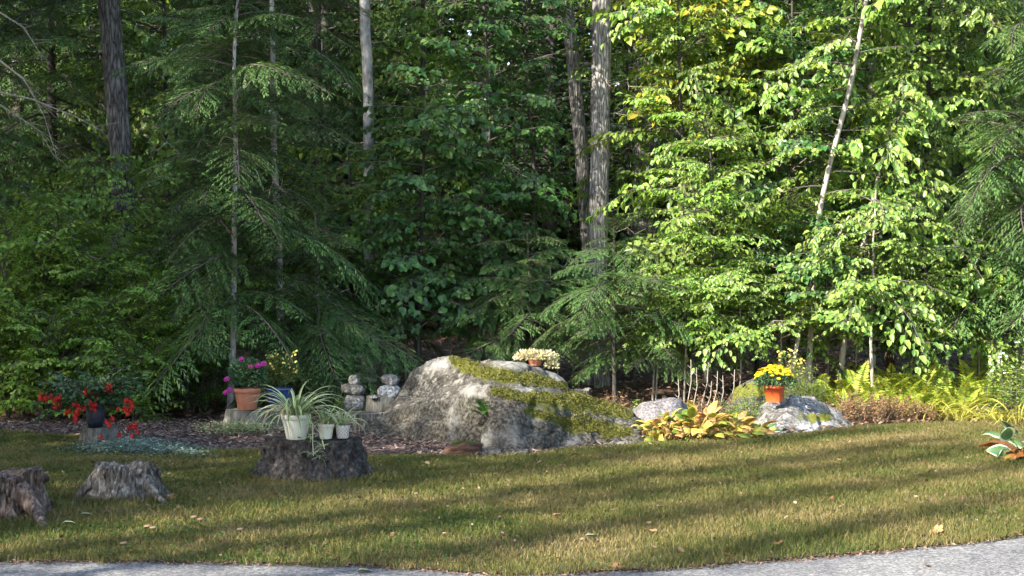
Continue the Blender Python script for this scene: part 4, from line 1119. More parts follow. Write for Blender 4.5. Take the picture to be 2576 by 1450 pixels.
# spider plant leaves: cream edged straps
M['sp_green'] = leafmat('spider_leaf_green', [(.10, .19, .05), (.16, .26, .07)], trans=.3, objvar=.3)
M['sp_cream'] = leafmat('spider_leaf_cream', [(.40, .45, .24), (.50, .52, .32)], trans=.3, objvar=.2, warm=(1, 1, .8))
M['sp_dry'] = leafmat('spider_leaf_dry', [(.36, .25, .10), (.44, .32, .14)], trans=.2, objvar=.2)
def strap(seed, L, w, el, curl, mats, n=9, mids=3):
    r = random.Random(seed)
    p = np.array([0., 0., 0.]); a = el
    pts = [p.copy()]
    tw = r.uniform(-.25, .25)
    for i in range(n - 1):
        st = L / (n - 1)
        p = p + np.array([math.cos(a), tw * i / n * .5, math.sin(a)]) * st
        a -= curl / (n - 1) * (1 + .8 * i / n)
        pts.append(p.copy())
    pts = np.array(pts)
    f = np.linspace(0, 1, n)
    wid = w * np.clip(np.minimum(.55 + f * 2, (1.02 - f) * 2.2), .03, 1)
    T = np.gradient(pts, axis=0); T /= np.linalg.norm(T, axis=1)[:, None]
    S = np.cross(T, np.cross(np.array([0, 1., 0]), T)); S = np.broadcast_to(np.array([0, 1., 0]), T.shape).copy()
    N = np.cross(T, S)
    c = []
    for k, q in enumerate((-.5, -.24, .24, .5)):
        c.append(pts + S * (q * wid)[:, None] - N * (abs(q) * .5 * wid)[:, None])
    V = np.stack(c, 1)
    G = grid_faces(n, 4)
    col = np.tile(np.arange(3), n - 1)
    return npmesh('leaf', V.reshape(-1, 3), [(G[col != 1], 0), (G[col == 1], 1)], mats, True)
SPL = [strap(1000 + i, .36 + .02 * (i % 4), .017, 1.35 - .09 * i, 1.2 + .22 * (i % 5), [M['sp_cream'], M['sp_green']]) for i in range(10)]
SPD = [strap(1050, .36, .015, .9, 2.2, [M['sp_dry'], M['sp_dry']])]
def spider(label, u, v, d, rt, rb, h, mat, nleaf, sc, seed, **kw):
    b = pw(u, v, d)
    root = thing('potted_spider_plant', label, 'potted plant', b, 0, 'spider plants on the broad stump')
    pot(root, rt, rb, h, mat, **kw)
    r = random.Random(seed)
    for i in range(nleaf):
        az = GOLD * i + r.uniform(-.4, .4)
        me = SPD[0] if r.random() < .06 else SPL[min(9, int(10 * (i + r.random()) / nleaf))]
        s = sc * r.uniform(.75, 1.2)
        obj('leaf', me, root, mtx=Matrix.Translation((math.cos(az) * rt * .25, math.sin(az) * rt * .25, h * .9)) @ Euler((r.uniform(-.25, .25), 0, az)).to_matrix().to_4x4() @ Matrix.Scale(s, 4))
    return root
ztop = gz(XS, YS) + .328
def vrow(z, d): return CV + (EYE - z) / d * FD
sp1 = spider('largest spider plant in a tall cream pot on the broad stump', 745, vrow(ztop, 11.48), 11.48, .108, .076, .19, M['cream'], 74, 1.12, 1, rim=.006, rimh=.035, holes=True)
sp2 = spider('small spider plant in a little cream pot on the broad stump', 820, vrow(ztop, 11.5), 11.5, .060, .047, .115, M['cream'], 34, .72, 2, rim=.005, rimh=.025)
sp3 = spider('spider plant in a patterned black and white pot on the broad stump', 862, vrow(ztop, 11.54), 11.54, .055, .045, .105, M['pattern'], 30, .66, 3, rim=0)
# runner with plantlets hanging over the stump's front
r = random.Random(9)
for (x0, pts_, babies) in [(.0, [(.10, -.06, .17), (.15, -.16, .12), (.16, -.24, .0), (.17, -.27, -.10)], [(.15, -.22, .02), (.17, -.28, -.09), (.11, -.2, .03)])]:
    mb = MB(); mb.tube(pts_, [.003] * 4, 5)
    obj('runner', mb.mesh('runner', M['sp_cream']), sp1)
    mb = MB(); mb.tube([(.1, -.06, .17), (.22, -.2, .05), (.25, -.25, -.05)], [.003] * 3, 5)
    obj('runner', mb.mesh('runner', M['sp_cream']), sp1)
    for q, (bx, by, bz) in enumerate(babies + [(.24, -.25, -.03), (.21, -.25, -.12)]):
        pl = obj('plantlet', None, sp1, loc=(bx, by, bz))
        for k in range(9):
            az = GOLD * k + q
            obj('leaf', SPL[5 + k % 5], pl, mtx=Euler((r.uniform(-.4, .4), r.uniform(-.3, .5), az)).to_matrix().to_4x4() @ Matrix.Scale(r.uniform(.22, .36), 4))
b = pw(842, vrow(ztop, 11.72), 11.72)
t_ = thing('empty_pot', 'small dark maroon pot between the two small spider plants', 'pot', b)
pot(t_, .05, .04, .1, M['maroon'])

def foliage_mass(parent, n, rx, ry, rz, cz, ll, lw, mat, seed, up=.5, name='foliage', hollow=.5, flat=.0, cx=0, cy=0):
    g = np.random.default_rng(seed)
    q = g.normal(0, 1, (n, 3)); q /= np.linalg.norm(q, axis=1)[:, None]
    q[:, 2] = np.where(q[:, 2] < -.35, -q[:, 2] * .6, q[:, 2])
    rad = hollow + (1 - hollow) * g.uniform(0, 1, n) ** .5
    rad = rad * (1 + .28 * fbm(q * 2.2 + seed, seed, 3))
    P = q * rad[:, None] * np.array([rx, ry, rz]) + np.array([cx, cy, cz])
    D = q + g.normal(0, .6, (n, 3)) + np.array([0, 0, up])
    N = g.normal(0, .6, (n, 3)) + q * .6 + np.array([0, 0, .7])
    V, F = leafset(P, D, N, ll * g.uniform(.6, 1.25, n), lw * g.uniform(.7, 1.2, n))
    return obj(name, npmesh(name, V, [(F, 0)], mat), parent, kind='stuff')

def flower_mesh(name, np_, rad, w, mats, cup=.3, layers=1, centre=.25):
    mb = MB()
    for l in range(layers):
        a = np.arange(np_) / np_ * 6.283 + l * .4
        k = 1 - .33 * l
        D = np.stack([np.cos(a), np.sin(a), np.full(np_, cup + .45 * l)], -1)
        N = np.stack([-np.cos(a) * cup, -np.sin(a) * cup, np.ones(np_)], -1)
        V, F = leafset(np.zeros((np_, 3)) + [0, 0, .1 * rad * l], D, N, rad * k, w * k, .1, .15)
        mb.add(V, F, 0)
    th = np.arange(7) / 7 * 6.283
    c = np.concatenate([np.stack([np.cos(th) * rad * centre, np.sin(th) * rad * centre, np.full(7, rad * .12)], -1), [[0, 0, rad * .3]]])
    mb.add(c, [[i, (i + 1) % 7, 7] for i in range(7)], 1)
    return mb.mesh(name, mats)
def petal(name, c, var=.25):
    return leafmat(name, [tuple(q * (1 - var) for q in c), c, tuple(min(1, q * (1 + var)) for q in c)], trans=.3, objvar=.2, warm=(1, 1, 1))
M['p_yellow'] = petal('yellow_petal', (.84, .66, .03), .12)
M['p_magenta'] = petal('magenta_petal', (.42, .03, .24))
M['p_red'] = petal('red_petal', (.52, .022, .014))
M['p_pink'] = petal('deep_pink_petal', (.42, .015, .09))
M['p_gold'] = petal('pale_yellow_petal', (.65, .52, .13))
M['p_white'] = petal('white_petal', (.68, .68, .62))
M['f_mum'] = leafmat('mum_leaf', [(.035, .085, .035), (.06, .125, .05), (.10, .17, .07)], trans=.2, objvar=0)
M['f_dark'] = leafmat('fuchsia_leaf', [(.045, .095, .04), (.07, .135, .055), (.10, .17, .065)], trans=.2, objvar=0)
M['f_fine'] = leafmat('fine_leaf', [(.08, .12, .03), (.12, .16, .035), (.17, .19, .05)], trans=.3, objvar=0)
M['f_sedum'] = leafmat('sedum_leaf', [(.36, .38, .14), (.46, .45, .22), (.56, .48, .30), (.52, .36, .26)], trans=.25, objvar=0, warm=(1, 1, .8))
FL_Y = flower_mesh('flower', 10, .028, .012, [M['p_yellow'], M['p_yellow']], layers=2)
FL_M = flower_mesh('flower', 9, .038, .022, [M['p_magenta'], M['p_pink']], cup=.2, layers=2)
FL_G = flower_mesh('flower', 7, .018, .011, [M['p_gold'], M['p_gold']], cup=.4)

# chrysanthemum in a square orange pot
b = pw(1948, 1011, 15.75)
root = thing('potted_chrysanthemum', 'yellow chrysanthemum in a square orange pot on the right boulder', 'potted plant', b, 0)
def square_pot(parent, wt, wb, h, mat, rz):
    mb = MB()
    R = []
    for w, z in [(wb, 0), (wb, .004), (wt, h - .02), (wt + .008, h - .02), (wt + .008, h), (wt - .006, h), (wt - .012, h * .75)]:
        c = w / 2; k = w * .07
        R.append([(x, y, z) for x, y in [(-c + k, -c), (c - k, -c), (c, -c + k), (c, c - k), (c - k, c), (-c + k, c), (-c, c - k), (-c, -c + k)]])
    mb.add(np.array(R), grid_faces(len(R), 8, True))
    o = obj('pot', mb.mesh('pot', mat), parent); o.rotation_euler.z = rz
    mb = MB(); c = wt / 2 - .01
    mb.add([(-c, -c, h * .85), (c, -c, h * .85), (c, c, h * .85), (-c, c, h * .85)], [[0, 1, 2, 3]])
    o = obj('soil', mb.mesh('soil', M['earth']), parent); o.rotation_euler.z = rz
square_pot(root, .185, .145, .165, M['orangepot'], math.radians(-24))
foliage_mass(root, 1100, .21, .20, .12, .20, .035, .016, M['f_mum'], 1, up=.3)
r = random.Random(3)
for i in range(95):
    az = GOLD * i; q = math.sqrt((i + .5) / 95) * .98
    p = Vector((math.cos(az) * .205 * q, math.sin(az) * .2 * q, .215 + .155 * math.sqrt(max(0, 1 - q * q * .93)) + r.uniform(-.025, .02)))
    if r.random() < .12: continue
    nrm = (Vector((p.x * 2.2, p.y * 2.2, .6)) + Vector((r.gauss(0, .2), r.gauss(0, .2), 0))).normalized()
    obj('flower', FL_Y, root, mtx=Matrix.Translation(p) @ nrm.to_track_quat('Z', 'Y').to_matrix().to_4x4() @ Matrix.Scale(r.uniform(.8, 1.2), 4))

# terracotta pot with magenta flowers, blue pot with yellow flowers
zt = gz((650 - CU) / FD * 15.8, 15.8) + .205
b = pw(622, vrow(zt, 15.65), 15.65)
root = thing('potted_petunia', 'terracotta pot of green foliage with magenta flowers on the back stump', 'potted plant', b)
pot(root, .132, .098, .225, M['terracotta'], rim=.008, rimh=.045)
foliage_mass(root, 2300, .19, .17, .19, .34, .045, .016, M['f_mum'], 4)
for i, (x, y, z) in enumerate([(-.19, -.12, .33), (-.2, -.12, .19), (-.165, -.14, .215), (.13, -.1, .47), (.19, -.1, .49), (.06, -.12, .46), (-.05, -.05, .53)]):
    d = Vector((x * .6, -.5, .4)).normalized()
    obj('flower', FL_M, root, mtx=Matrix.Translation((x, y, z)) @ d.to_track_quat('Z', 'Y').to_matrix().to_4x4())
b = pw(702, vrow(zt - .03, 15.95), 15.95)
root = thing('potted_marigold', 'blue glazed pot of loose yellow flowers beside the terracotta pot', 'potted plant', b)
pot(root, .145, .11, .24, M['bluepot'], rim=.006, rimh=.03)
foliage_mass(root, 1700, .18, .15, .22, .36, .05, .010, M['f_fine'], 6, hollow=.3)
r = random.Random(6)
for i in range(46):
    a = r.uniform(0, 6.28); q = math.sqrt(r.random())
    p = Vector((.2 * q * math.cos(a) + .02, .15 * q * math.sin(a) - .03, .40 + .24 * r.random()))
    obj('flower', FL_G, root, mtx=Matrix.Translation(p) @ Vector((r.gauss(0, .5), -.6, .6)).normalized().to_track_quat('Z', 'Y').to_matrix().to_4x4())

# sedum pot on top of the boulder
b = pw(1346, 921, 15.0)
root = thing('potted_sedum', 'pale yellow and pink sedum in a terracotta pot on top of the boulder', 'potted plant', b)
b.z -= .03
mbx = pot(root, .075, .055, .085, M['terracotta'], rim=.006, rimh=.025)
foliage_mass(root, 1500, .235, .17, .075, .085, .026, .018, M['f_sedum'], 8, up=.9, hollow=.25)
foliage_mass(root, 160, .08, .07, .06, .0, .026, .018, M['f_sedum'], 9, up=.2, hollow=.3, cx=.17, cy=-.06, name='trailing_foliage')

# fuchsia in a navy pot
zt = gz((252 - CU) / FD * 14.4, 14.4) + .17
b = pw(240, vrow(zt, 14.3), 14.3)
root = thing('potted_fuchsia', 'sprawling fuchsia with red bells in a navy blue pot', 'potted plant', b)
mb = MB(); lathe(mb, [(0, .003), (.055, .003), (.065, 0), (.085, .06), (.088, .14), (.082, .2), (.086, .215), (.078, .215), (.07, .17)], 36)
p_ = obj('pot', mb.mesh('pot', M['navypot'], True), root)
mb = MB(); lathe(mb, [(.0705, .18), (0, .19)], 24); obj('soil', mb.mesh('soil', M['earth']), root)
foliage_mass(root, 1300, .36, .24, .2, .27, .045, .026, M['f_dark'], 77, hollow=.35)
BR['fuch'] = [leafy_branch(150 + i, .55, 11, .13, .035, .052, .03, [M['f_dark'], M['twig']], rise=.5, droop=.7, flat=.6, name='leafy_branch', sag=.2) for i in range(4)]
def fuchsia_flower():
    mb = MB()
    mb.tube([(0, 0, 0), (0, 0, -.018)], [.003, .004], 5, 0)
    a = np.arange(4) / 4 * 6.283
    V, F = leafset(np.zeros((4, 3)) + [0, 0, -.017], np.stack([np.cos(a), np.sin(a), a * 0 - .35], -1), np.stack([np.cos(a) * .3, np.sin(a) * .3, a * 0 + 1], -1), .03, .013); mb.add(V, F, 0)
    lathe(mb, [(.004, -.017), (.013, -.03), (.012, -.042)], 7, 1)
    mb.tube([(0, 0, -.04), (.002, 0, -.065)], [.0015, .001], 3, 0)
    return mb.mesh('flower', [M['p_red'], M['p_red']])
FF = fuchsia_flower()
r = random.Random(14)
for i in range(46):
    az = GOLD * i + r.uniform(-.3, .3); pit = r.uniform(-.1, 1.0); s = r.uniform(.6, 1.05)
    if math.sin(az) < -.45: pit = r.uniform(.55, 1.15)
    mt = branch_mtx(Vector((math.cos(az) * .04, math.sin(az) * .04, .19)), az, pit, s, r.gauss(0, .3))
    obj('leafy_branch', r.choice(BR['fuch']), root, mtx=mt, kind='stuff')
cl = [(-.28, .26), (-.22, .2), (-.3, .3), (-.08, .22), (-.1, .18), (-.12, .25), (-.05, .24), (-.13, .12), (.02, .27), (.05, .25), (.17, .42), (.19, .4), (.2, .44), (.36, .3), (.38, .27), (.35, .24), (.37, .21), (.39, .25), (.2, .1), (.42, .06), (.44, .02), (.12, -.06), (.28, -.02), (-.4, .34), (-.44, .35), (-.02, .4), (.03, .36)]
for (x, z) in cl:
    for k in range(3):
        obj('flower', FF, root, mtx=Matrix.Translation((x + r.gauss(0, .018), -.16 - r.random() * .12, z + r.gauss(0, .02))) @ Euler((r.gauss(0, .3), r.gauss(0, .3), r.uniform(0, 6))).to_matrix().to_4x4() @ Matrix.Scale(r.uniform(.9, 1.4), 4))
# silvery ground cover below the fuchsia
n = 5200
q = rng.normal(0, 1, (n, 2)); u = 375 + q[:, 0] * 95; y = 13.6 + q[:, 1] * .28 - .002 * (u - 375) * .3
x = (u - CU) / FD * y
a = rng.uniform(0, 6.283, n)
P = np.stack([x, y, GZ(x, y) + rng.uniform(.01, .10, n) * np.exp(-((u - 340) / 160) ** 2) + .01], -1)
V, F = leafset(P, np.stack([np.cos(a), np.sin(a), rng.uniform(-.2, .6, n)], -1), rng.normal(0, .4, (n, 3)) + [0, -.2, 1], rng.uniform(.02, .035, n), rng.uniform(.012, .018, n))
M['silver'] = leafmat('silvery_leaf', [(.06, .10, .07), (.12, .17, .13), (.26, .31, .27)], trans=.2, objvar=0)
obj('ground_cover', npmesh('ground_cover', V, [(F, 0)], M['silver']), kind='stuff', label='silvery green ground cover spreading below the fuchsia', cat='ground cover')
n = 1500
q = rng.normal(0, 1, (n, 2)); u = 600 + q[:, 0] * 50; y = 15.25 + q[:, 1] * .12
x = (u - CU) / FD * y; a = rng.uniform(0, 6.283, n)
V, F = leafset(np.stack([x, y, GZ(x, y) + rng.uniform(.01, .12, n)], -1), np.stack([np.cos(a), np.sin(a), rng.uniform(-.2, .6, n)], -1), rng.normal(0, .4, (n, 3)) + [0, -.2, 1], .026, .016)
M['palegreen'] = leafmat('pale_green_leaf', [(.12, .16, .07), (.24, .28, .14), (.34, .37, .2)], trans=.25, objvar=0)
obj('ground_cover', npmesh('ground_cover', V, [(F, 0)], M['palegreen']), kind='stuff', label='pale green creeping plant around the back stump', cat='ground cover')

# ------------------------------------------------------------------ hostas
def hosta_leaf(seed, L, W, stalk, el, curl, mats, edge=False):
    r = random.Random(seed)
    mb = MB()
    n = 9
    a = el
    p = np.zeros(3); pts = [p]
    for i in range(4):
        p = p + np.array([math.cos(a), 0, math.sin(a)]) * stalk / 4; pts.append(p); a -= .1
    mb.tube(pts, [.006, .005, .0045, .004, .003], 5, 1)
    f = np.linspace(0, 1, n)
    sp = [p]
    for i in range(n - 1):
        p = p + np.array([math.cos(a), 0, math.sin(a)]) * L / (n - 1); a -= curl / (n - 1) * (.6 + .9 * i / n); sp.append(p)
    sp = np.array(sp)
    wid = W * np.sin(np.clip(f * .97 + .03, 0, 1) ** .72 * math.pi) ** .8
    T = np.gradient(sp, axis=0); T /= np.linalg.norm(T, axis=1)[:, None]
    S = np.array([0, 1., 0]); N = np.cross(T, S)
    c = []
    for q in (-.5, -.36, 0, .36, .5):
        wave = .06 * W * np.sin(f * 9 + q * 5 + seed)
        c.append(sp + S * (q * wid)[:, None] - N * (abs(q) * .45 * wid + wave * abs(q))[:, None])
    V = np.stack(c, 1)
    G = grid_faces(n, 5); col = np.tile(np.arange(4), n - 1)
    mb.add(V, G[(col == 1) | (col == 2)], 0)
    mb.F.setdefault((4, 2 if edge else 0), []).append(G[(col == 0) | (col == 3)] + mb.n - V.reshape(-1, 3).shape[0])
    return mb.mesh('leaf', mats, True)
def hosta_mat(name, cols, tr=.35):
    m = leafmat(name, cols, trans=tr, objvar=.4, warm=(1.1, 1.05, .7))
    nt = m.node_tree
    rp = [q for q in nt.nodes if q.type == 'VALTORGB'][0]
    oi = [q for q in nt.nodes if q.type == 'OBJECT_INFO'][0]
    tc = nt.nodes.new('ShaderNodeTexCoord'); nz = nt.nodes.new('ShaderNodeTexNoise'); nz.inputs['Scale'].default_value = 14
    nt.links.new(tc.outputs['Object'], nz.inputs['Vector'])
    ma = nt.nodes.new('ShaderNodeMath'); ma.operation = 'MULTIPLY_ADD'; ma.inputs[1].default_value = .9
    nt.links.new(nz.outputs['Fac'], ma.inputs[0])
    mb_ = nt.nodes.new('ShaderNodeMath'); mb_.operation = 'ADD'; mb_.inputs[1].default_value = -.45
    nt.links.new(oi.outputs['Random'], mb_.inputs[0]); nt.links.new(mb_.outputs[0], ma.inputs[2])
    nt.links.new(ma.outputs[0], rp.inputs[0])
    return m
M['h_yellow'] = hosta_mat('yellow_hosta', [(.08, .19, .03), (.15, .26, .035), (.30, .34, .045), (.46, .40, .07), (.50, .36, .09), (.40, .22, .08), (.22, .10, .05)])
M['h_tan'] = hosta_mat('tan_hosta_edge', [(.24, .30, .05), (.50, .42, .10), (.56, .36, .14), (.46, .22, .09)])
M['h_green'] = hosta_mat('blue_green_hosta', [(.06, .14, .06), (.09, .18, .08), (.13, .22, .08)])
M['h_white'] = hosta_mat('white_hosta_edge', [(.55, .58, .40), (.66, .66, .5)])
M['h_orange'] = hosta_mat('browned_hosta', [(.40, .26, .05), (.42, .19, .04), (.28, .10, .03), (.16, .06, .025)])
HY = [hosta_leaf(i, .17 + .02 * (i % 3), .075 + .01 * (i % 3), .17, 1.3 - .12 * i, 1.3 + .2 * (i % 4), [M['h_yellow'], M['h_tan'], M['h_tan']], True) for i in range(7)]
HV = [hosta_leaf(20 + i, .26, .14, .24, 1.25 - .15 * i, 1.1 + .2 * i, [M['h_green'], M['h_green'], M['h_white']], True) for i in range(4)]
HO = [hosta_leaf(30 + i, .24, .10, .14, .75 - .12 * i, 1.5 + .2 * i, [M['h_orange'], M['h_orange'], M['h_orange']]) for i in range(4)]
def hosta(label, u, v, d, n, meshes, sc, seed, spread=.16, tall=0):
    x = (u - CU) / FD * d
    root = thing('hosta', label, 'hosta', (x, d, gz(x, d)), 0, 'hostas')
    r = random.Random(seed)
    for i in range(n):
        az = GOLD * i + r.uniform(-.4, .4)
        q = (i + r.random()) / n
        me = meshes[min(len(meshes) - 1, int(q * len(meshes)))]
        o = obj('leaf', me, root, mtx=Matrix.Translation((math.cos(az) * spread * q, math.sin(az) * spread * q * .7, tall * (1 - q))) @ Euler((r.gauss(0, .5), r.gauss(0, .25), az)).to_matrix().to_4x4() @ Matrix.Scale(sc * r.uniform(.6, 1.25), 4))
    return root
hosta('yellowing hosta at the left end of the hosta bed beside the big boulder', 1672, 1105, 14.65, 105, HY, .80, 1, .30, .07)
hosta('yellow and tan hosta in the middle of the hosta bed', 1762, 1105, 14.7, 125, HY, .9, 2, .32, .10)
hosta('yellow hosta with striped leaves at the right of the hosta bed', 1840, 1100, 14.75, 95, HY, .78, 3, .28, .07)
hosta('small green hosta between the hosta bed and the right boulder', 1893, 1098, 15.1, 26, [HY[0], HY[2], HV[1]], .62, 4)
hosta('big hosta with white edged leaves and browned lower leaves at the right edge', 2585, 1150, 13.1, 34, HV + HO, .92, 5, .14)
hosta('browned low leaves under the white edged hosta', 2578, 1158, 13.0, 26, HO, .95, 6, .12)

# ------------------------------------------------------------------ ferns
M['fern'] = leafmat('fern_pinna', [(.22, .32, .04), (.33, .41, .05), (.44, .46, .06), (.52, .42, .08)], trans=.45, objvar=.5)
M['ferng'] = leafmat('green_fern_pinna', [(.06, .17, .03), (.09, .21, .035)], trans=.4, objvar=.2)
def frond(seed, L, W, el, curl, mat, n=24):
    r = random.Random(seed); mb = MB()
    a = el; p = np.zeros(3); pts = [p]
    for i in range(n):
        p = p + np.array([math.cos(a), 0, math.sin(a)]) * L / n; a -= curl / n * (.4 + 1.2 * i / n); pts.append(p)
    pts = np.array(pts)
    mb.tube(pts[::3], np.linspace(.004, .001, len(pts[::3])), 4, 1)
    T = np.gradient(pts, axis=0); T /= np.linalg.norm(T, axis=1)[:, None]
    P, D, N, LL = [], [], [], []
    for i in range(4, n + 1):
        f = (i - 4) / (n - 4)
        w = W * .5 * min(1, .35 + f * 2.2) * (1.02 - f) ** .8 * 1.25
        up = np.cross(T[i], np.array([0, 1., 0]))
        for sg in (-1, 1):
            P.append(pts[i]); D.append(np.array([0, sg, 0]) + T[i] * .35 + up * -.12 + np.array([0, 0, r.uniform(-.15, .1)])); N.append(-up + np.array([r.gauss(0, .1)] * 3)); LL.append(w * r.uniform(.85, 1.1) + .006)
    V, F = leafset(P, D, N, LL, np.full(len(P), L / n * .95), .08, .15)
    mb.add(V, F, 0)
    return mb.mesh('frond', [mat, M['twig']])
FR = [frond(i, .62 + .05 * (i % 3), .22, 1.4 - .13 * i, 1.0 + .25 * (i % 4), M['fern']) for i in range(7)]
FRG = [frond(60 + i, .2, .08, 1.3 - .3 * i, 1.2, M['ferng'], 16) for i in range(3)]
def fern(label, x, y, z, n, meshes, sc, seed, group=None, front=False):
    root = thing('fern', label, 'fern', (x, y, z), 0, group)
    r = random.Random(seed)
    for i in range(n):
        az = GOLD * i + r.uniform(-.3, .3) + seed
        if front: az = -math.pi / 2 + r.uniform(-1.2, 1.2)
        obj('frond', meshes[i % len(meshes)], root, mtx=Matrix.Translation((math.cos(az) * .03, math.sin(az) * .03, 0)) @ Euler((r.gauss(0, .2), 0, az)).to_matrix().to_4x4() @ Matrix.Scale(sc * r.uniform(.75, 1.15), 4))
r = random.Random(55)
FPOS = [(2060, 18.6, .75), (2100, 17.9, .72), (2120, 19, .9), (2150, 18.2, .85), (2180, 18.9, .8), (2210, 18.0, .82), (2235, 18.7, .85), (2265, 17.8, .75), (2280, 19.0, .8), (2310, 18.2, .85), (2335, 18.9, .9), (2360, 17.9, .8), (2390, 18.5, .95), (2415, 17.8, .78),
        (2440, 18.6, .85), (2470, 18.1, .75), (2030, 18.2, .6), (2500, 18.8, .8), (2130, 17.3, .55), (2200, 17.3, .5), (2330, 17.4, .6), (2420, 17.3, .6), (2545, 19.6, .9), (2510, 20.5, 1.0), (2575, 20.6, 1.0), (2460, 20.0, .8)]
ORD = 'first second third fourth fifth sixth seventh eighth ninth tenth eleventh twelfth thirteenth fourteenth fifteenth sixteenth seventeenth eighteenth nineteenth twentieth twenty-first twenty-second'.split()
FORD = {u: k for k, u in enumerate(sorted(q[0] for q in FPOS if q[1] < 19.5))}
for i, (u, d, sc) in enumerate(FPOS):
    x = (u - CU) / FD * d
    lb = 'yellow green fern, ' + ORD[FORD[u]] + ' from the left in the sunlit row' if d < 19.5 else 'green fern in the shade at the right edge of the woods'
    fern(lb, x, d, gz(x, d), 13, FR, sc * 1.2, 300 + i, 'ferns along the edge of the woods' if d < 19.5 else 'shaded ferns')
p = BG[38, int((1205 - 884) / 752 * 230)]
fern('small green fern growing in the cleft of the big boulder', float(p[0]), float(p[1]) - .02, float(p[2]) - .08, 11, FRG, 1.35, 7, front=True)

# daylilies
M['daylily'] = leafmat('daylily_leaf', [(.13, .22, .03), (.24, .29, .04), (.40, .36, .07), (.46, .34, .12)], trans=.35, objvar=.6)
DL = [strap(1100 + i, .5, .016, 1.35 - .1 * i, 1.5 + .2 * (i % 4), [M['daylily'], M['daylily']]) for i in range(7)]
DLP = [(2290, 17.0, .85), (2350, 16.8, .9), (2410, 16.8, .85), (2450, 17.0, .8), (2520, 16.2, .95), (2560, 16.4, 1.1), (2315, 17.3, .9), (2480, 16.7, .85)]
for i, (u, d, sc) in enumerate(DLP):
    x = (u - CU) / FD * d
    root = thing('daylily', ['daylily clump right of the dried red bush', 'low arching daylily clump in front of the ferns', 'yellowing daylily clump left of the low grey rock', 'flopping daylily clump in front of the low grey rock', 'upright strap leaved clump behind the white edged hosta', 'tallest strap leaved clump at the right edge', 'upright daylily clump among the ferns', 'flat yellow daylily clump near the white edged hosta'][i], 'daylily', (x, d, gz(x, d)), 0, 'daylilies')
    r = random.Random(700 + i)
    for k in range(34):
        az = GOLD * k + r.uniform(-.4, .4)
        obj('leaf', DL[k % 7], root, mtx=Matrix.Translation((math.cos(az) * .05, math.sin(az) * .05, -.01)) @ Euler((r.gauss(0, .2), 0, az)).to_matrix().to_4x4() @ Matrix.Scale(sc * r.uniform(.7, 1.2), 4))

# dried red brown bush, fine green aster behind the mum, weeds at the right
M['redleaf'] = leafmat('reddish_leaf', [(.13, .09, .03), (.22, .13, .06), (.30, .13, .075), (.34, .22, .11), (.20, .20, .05)], trans=.25, objvar=0)
M['weed'] = leafmat('weed_leaf', [(.10, .19, .035), (.16, .25, .045), (.24, .30, .05)], trans=.35, objvar=0)
def stem_bush(name, label, cat, u, d, h, w, nstem, nleaf, ll, lw, mat, seed, group=None, flowers=None, stemmat=None, dep=.2):
    x = (u - CU) / FD * d
    root = thing(name, label, cat, (x, d, gz(x, d)), 0, group)
    g = np.random.default_rng(seed); mb = MB(); P, D, N = [], [], []
    for k in range(nstem):
        a = g.uniform(0, 6.283); s_ = np.sqrt(g.uniform()) 
        b0 = np.array([math.cos(a) * s_ * w * .6, math.sin(a) * s_ * dep * .6, -.02]); hh = h * g.uniform(.6, 1.05)
        tp = b0 + np.array([math.cos(a) * w * .45 * s_ + g.normal(0, .04), math.sin(a) * dep * .4 * s_, hh])
        mid = (b0 + tp) / 2 + g.normal(0, .015, 3)
        mb.tube([b0, mid, tp], [.004, .003, .0015], 4)
        for q in range(nleaf):
            f = g.uniform(.12, 1)
            p = b0 * (1 - f) ** 2 + 2 * f * (1 - f) * mid + f * f * tp
            p = (b0 + (tp - b0) * f) + g.normal(0, .012, 3)
            P.append(p); b_ = g.uniform(0, 6.283); D.append([math.cos(b_), math.sin(b_), g.uniform(-.2, .9)]); N.append(g.normal(0, .5, 3) + [0, -.2, 1])
        if flowers is not None and g.uniform() < .8:
            for q in range(2):
                obj('flower', flowers, root, mtx=Matrix.Translation(Vector(tp) + Vector(g.normal(0, .02, 3))) @ Vector((g.normal(0, .5), -.5, .7)).normalized().to_track_quat('Z', 'Y').to_matrix().to_4x4())
    V, F = leafset(P, D, N, ll * g.uniform(.6, 1.2, len(P)), lw * g.uniform(.7, 1.2, len(P)))
    obj('stem', mb.mesh('stem', stemmat or M['twig']), root)
    obj('foliage', npmesh('foliage', V, [(F, 0)], mat), root, kind='stuff')
    return root
FL_W = flower_mesh('flower', 8, .02, .009, [M['p_white'], M['p_gold']])
for i, (u, d, h, w) in enumerate([(2120, 16.5, .26, .25), (2190, 16.5, .31, .28), (2265, 16.6, .28, .28), (2330, 16.7, .22, .22), (2150, 17.0, .34, .3), (2230, 16.95, .33, .28)]):
    stem_bush('dried_bush', ['low reddish bush touching the right boulder', 'densest reddish brown bush in front of the ferns', 'reddish brown bush left of the daylilies', 'lowest thin reddish bush beside the daylilies', 'taller brown bush behind the right boulder', 'taller brown bush under the ferns'][i], 'bush', u, d, h, w, 34, 34, .028, .014, M['redleaf'], 800 + i, 'dried reddish bushes')
for i, (u, d, h, w) in enumerate([(2010, 17.0, .62, .22), (2045, 17.3, .50, .22), (1985, 17.6, .75, .2)]):
    stem_bush('aster_bush', ['feathery green aster right behind the yellow chrysanthemum', 'feathery green aster left of the ferns', 'tall feathery aster with yellow tips behind the chrysanthemum'][i], 'plant', u, d, h, w, 36, 46, .035, .008, M['weed'], 820 + i, 'feathery asters', flowers=FL_G if i == 2 else None)
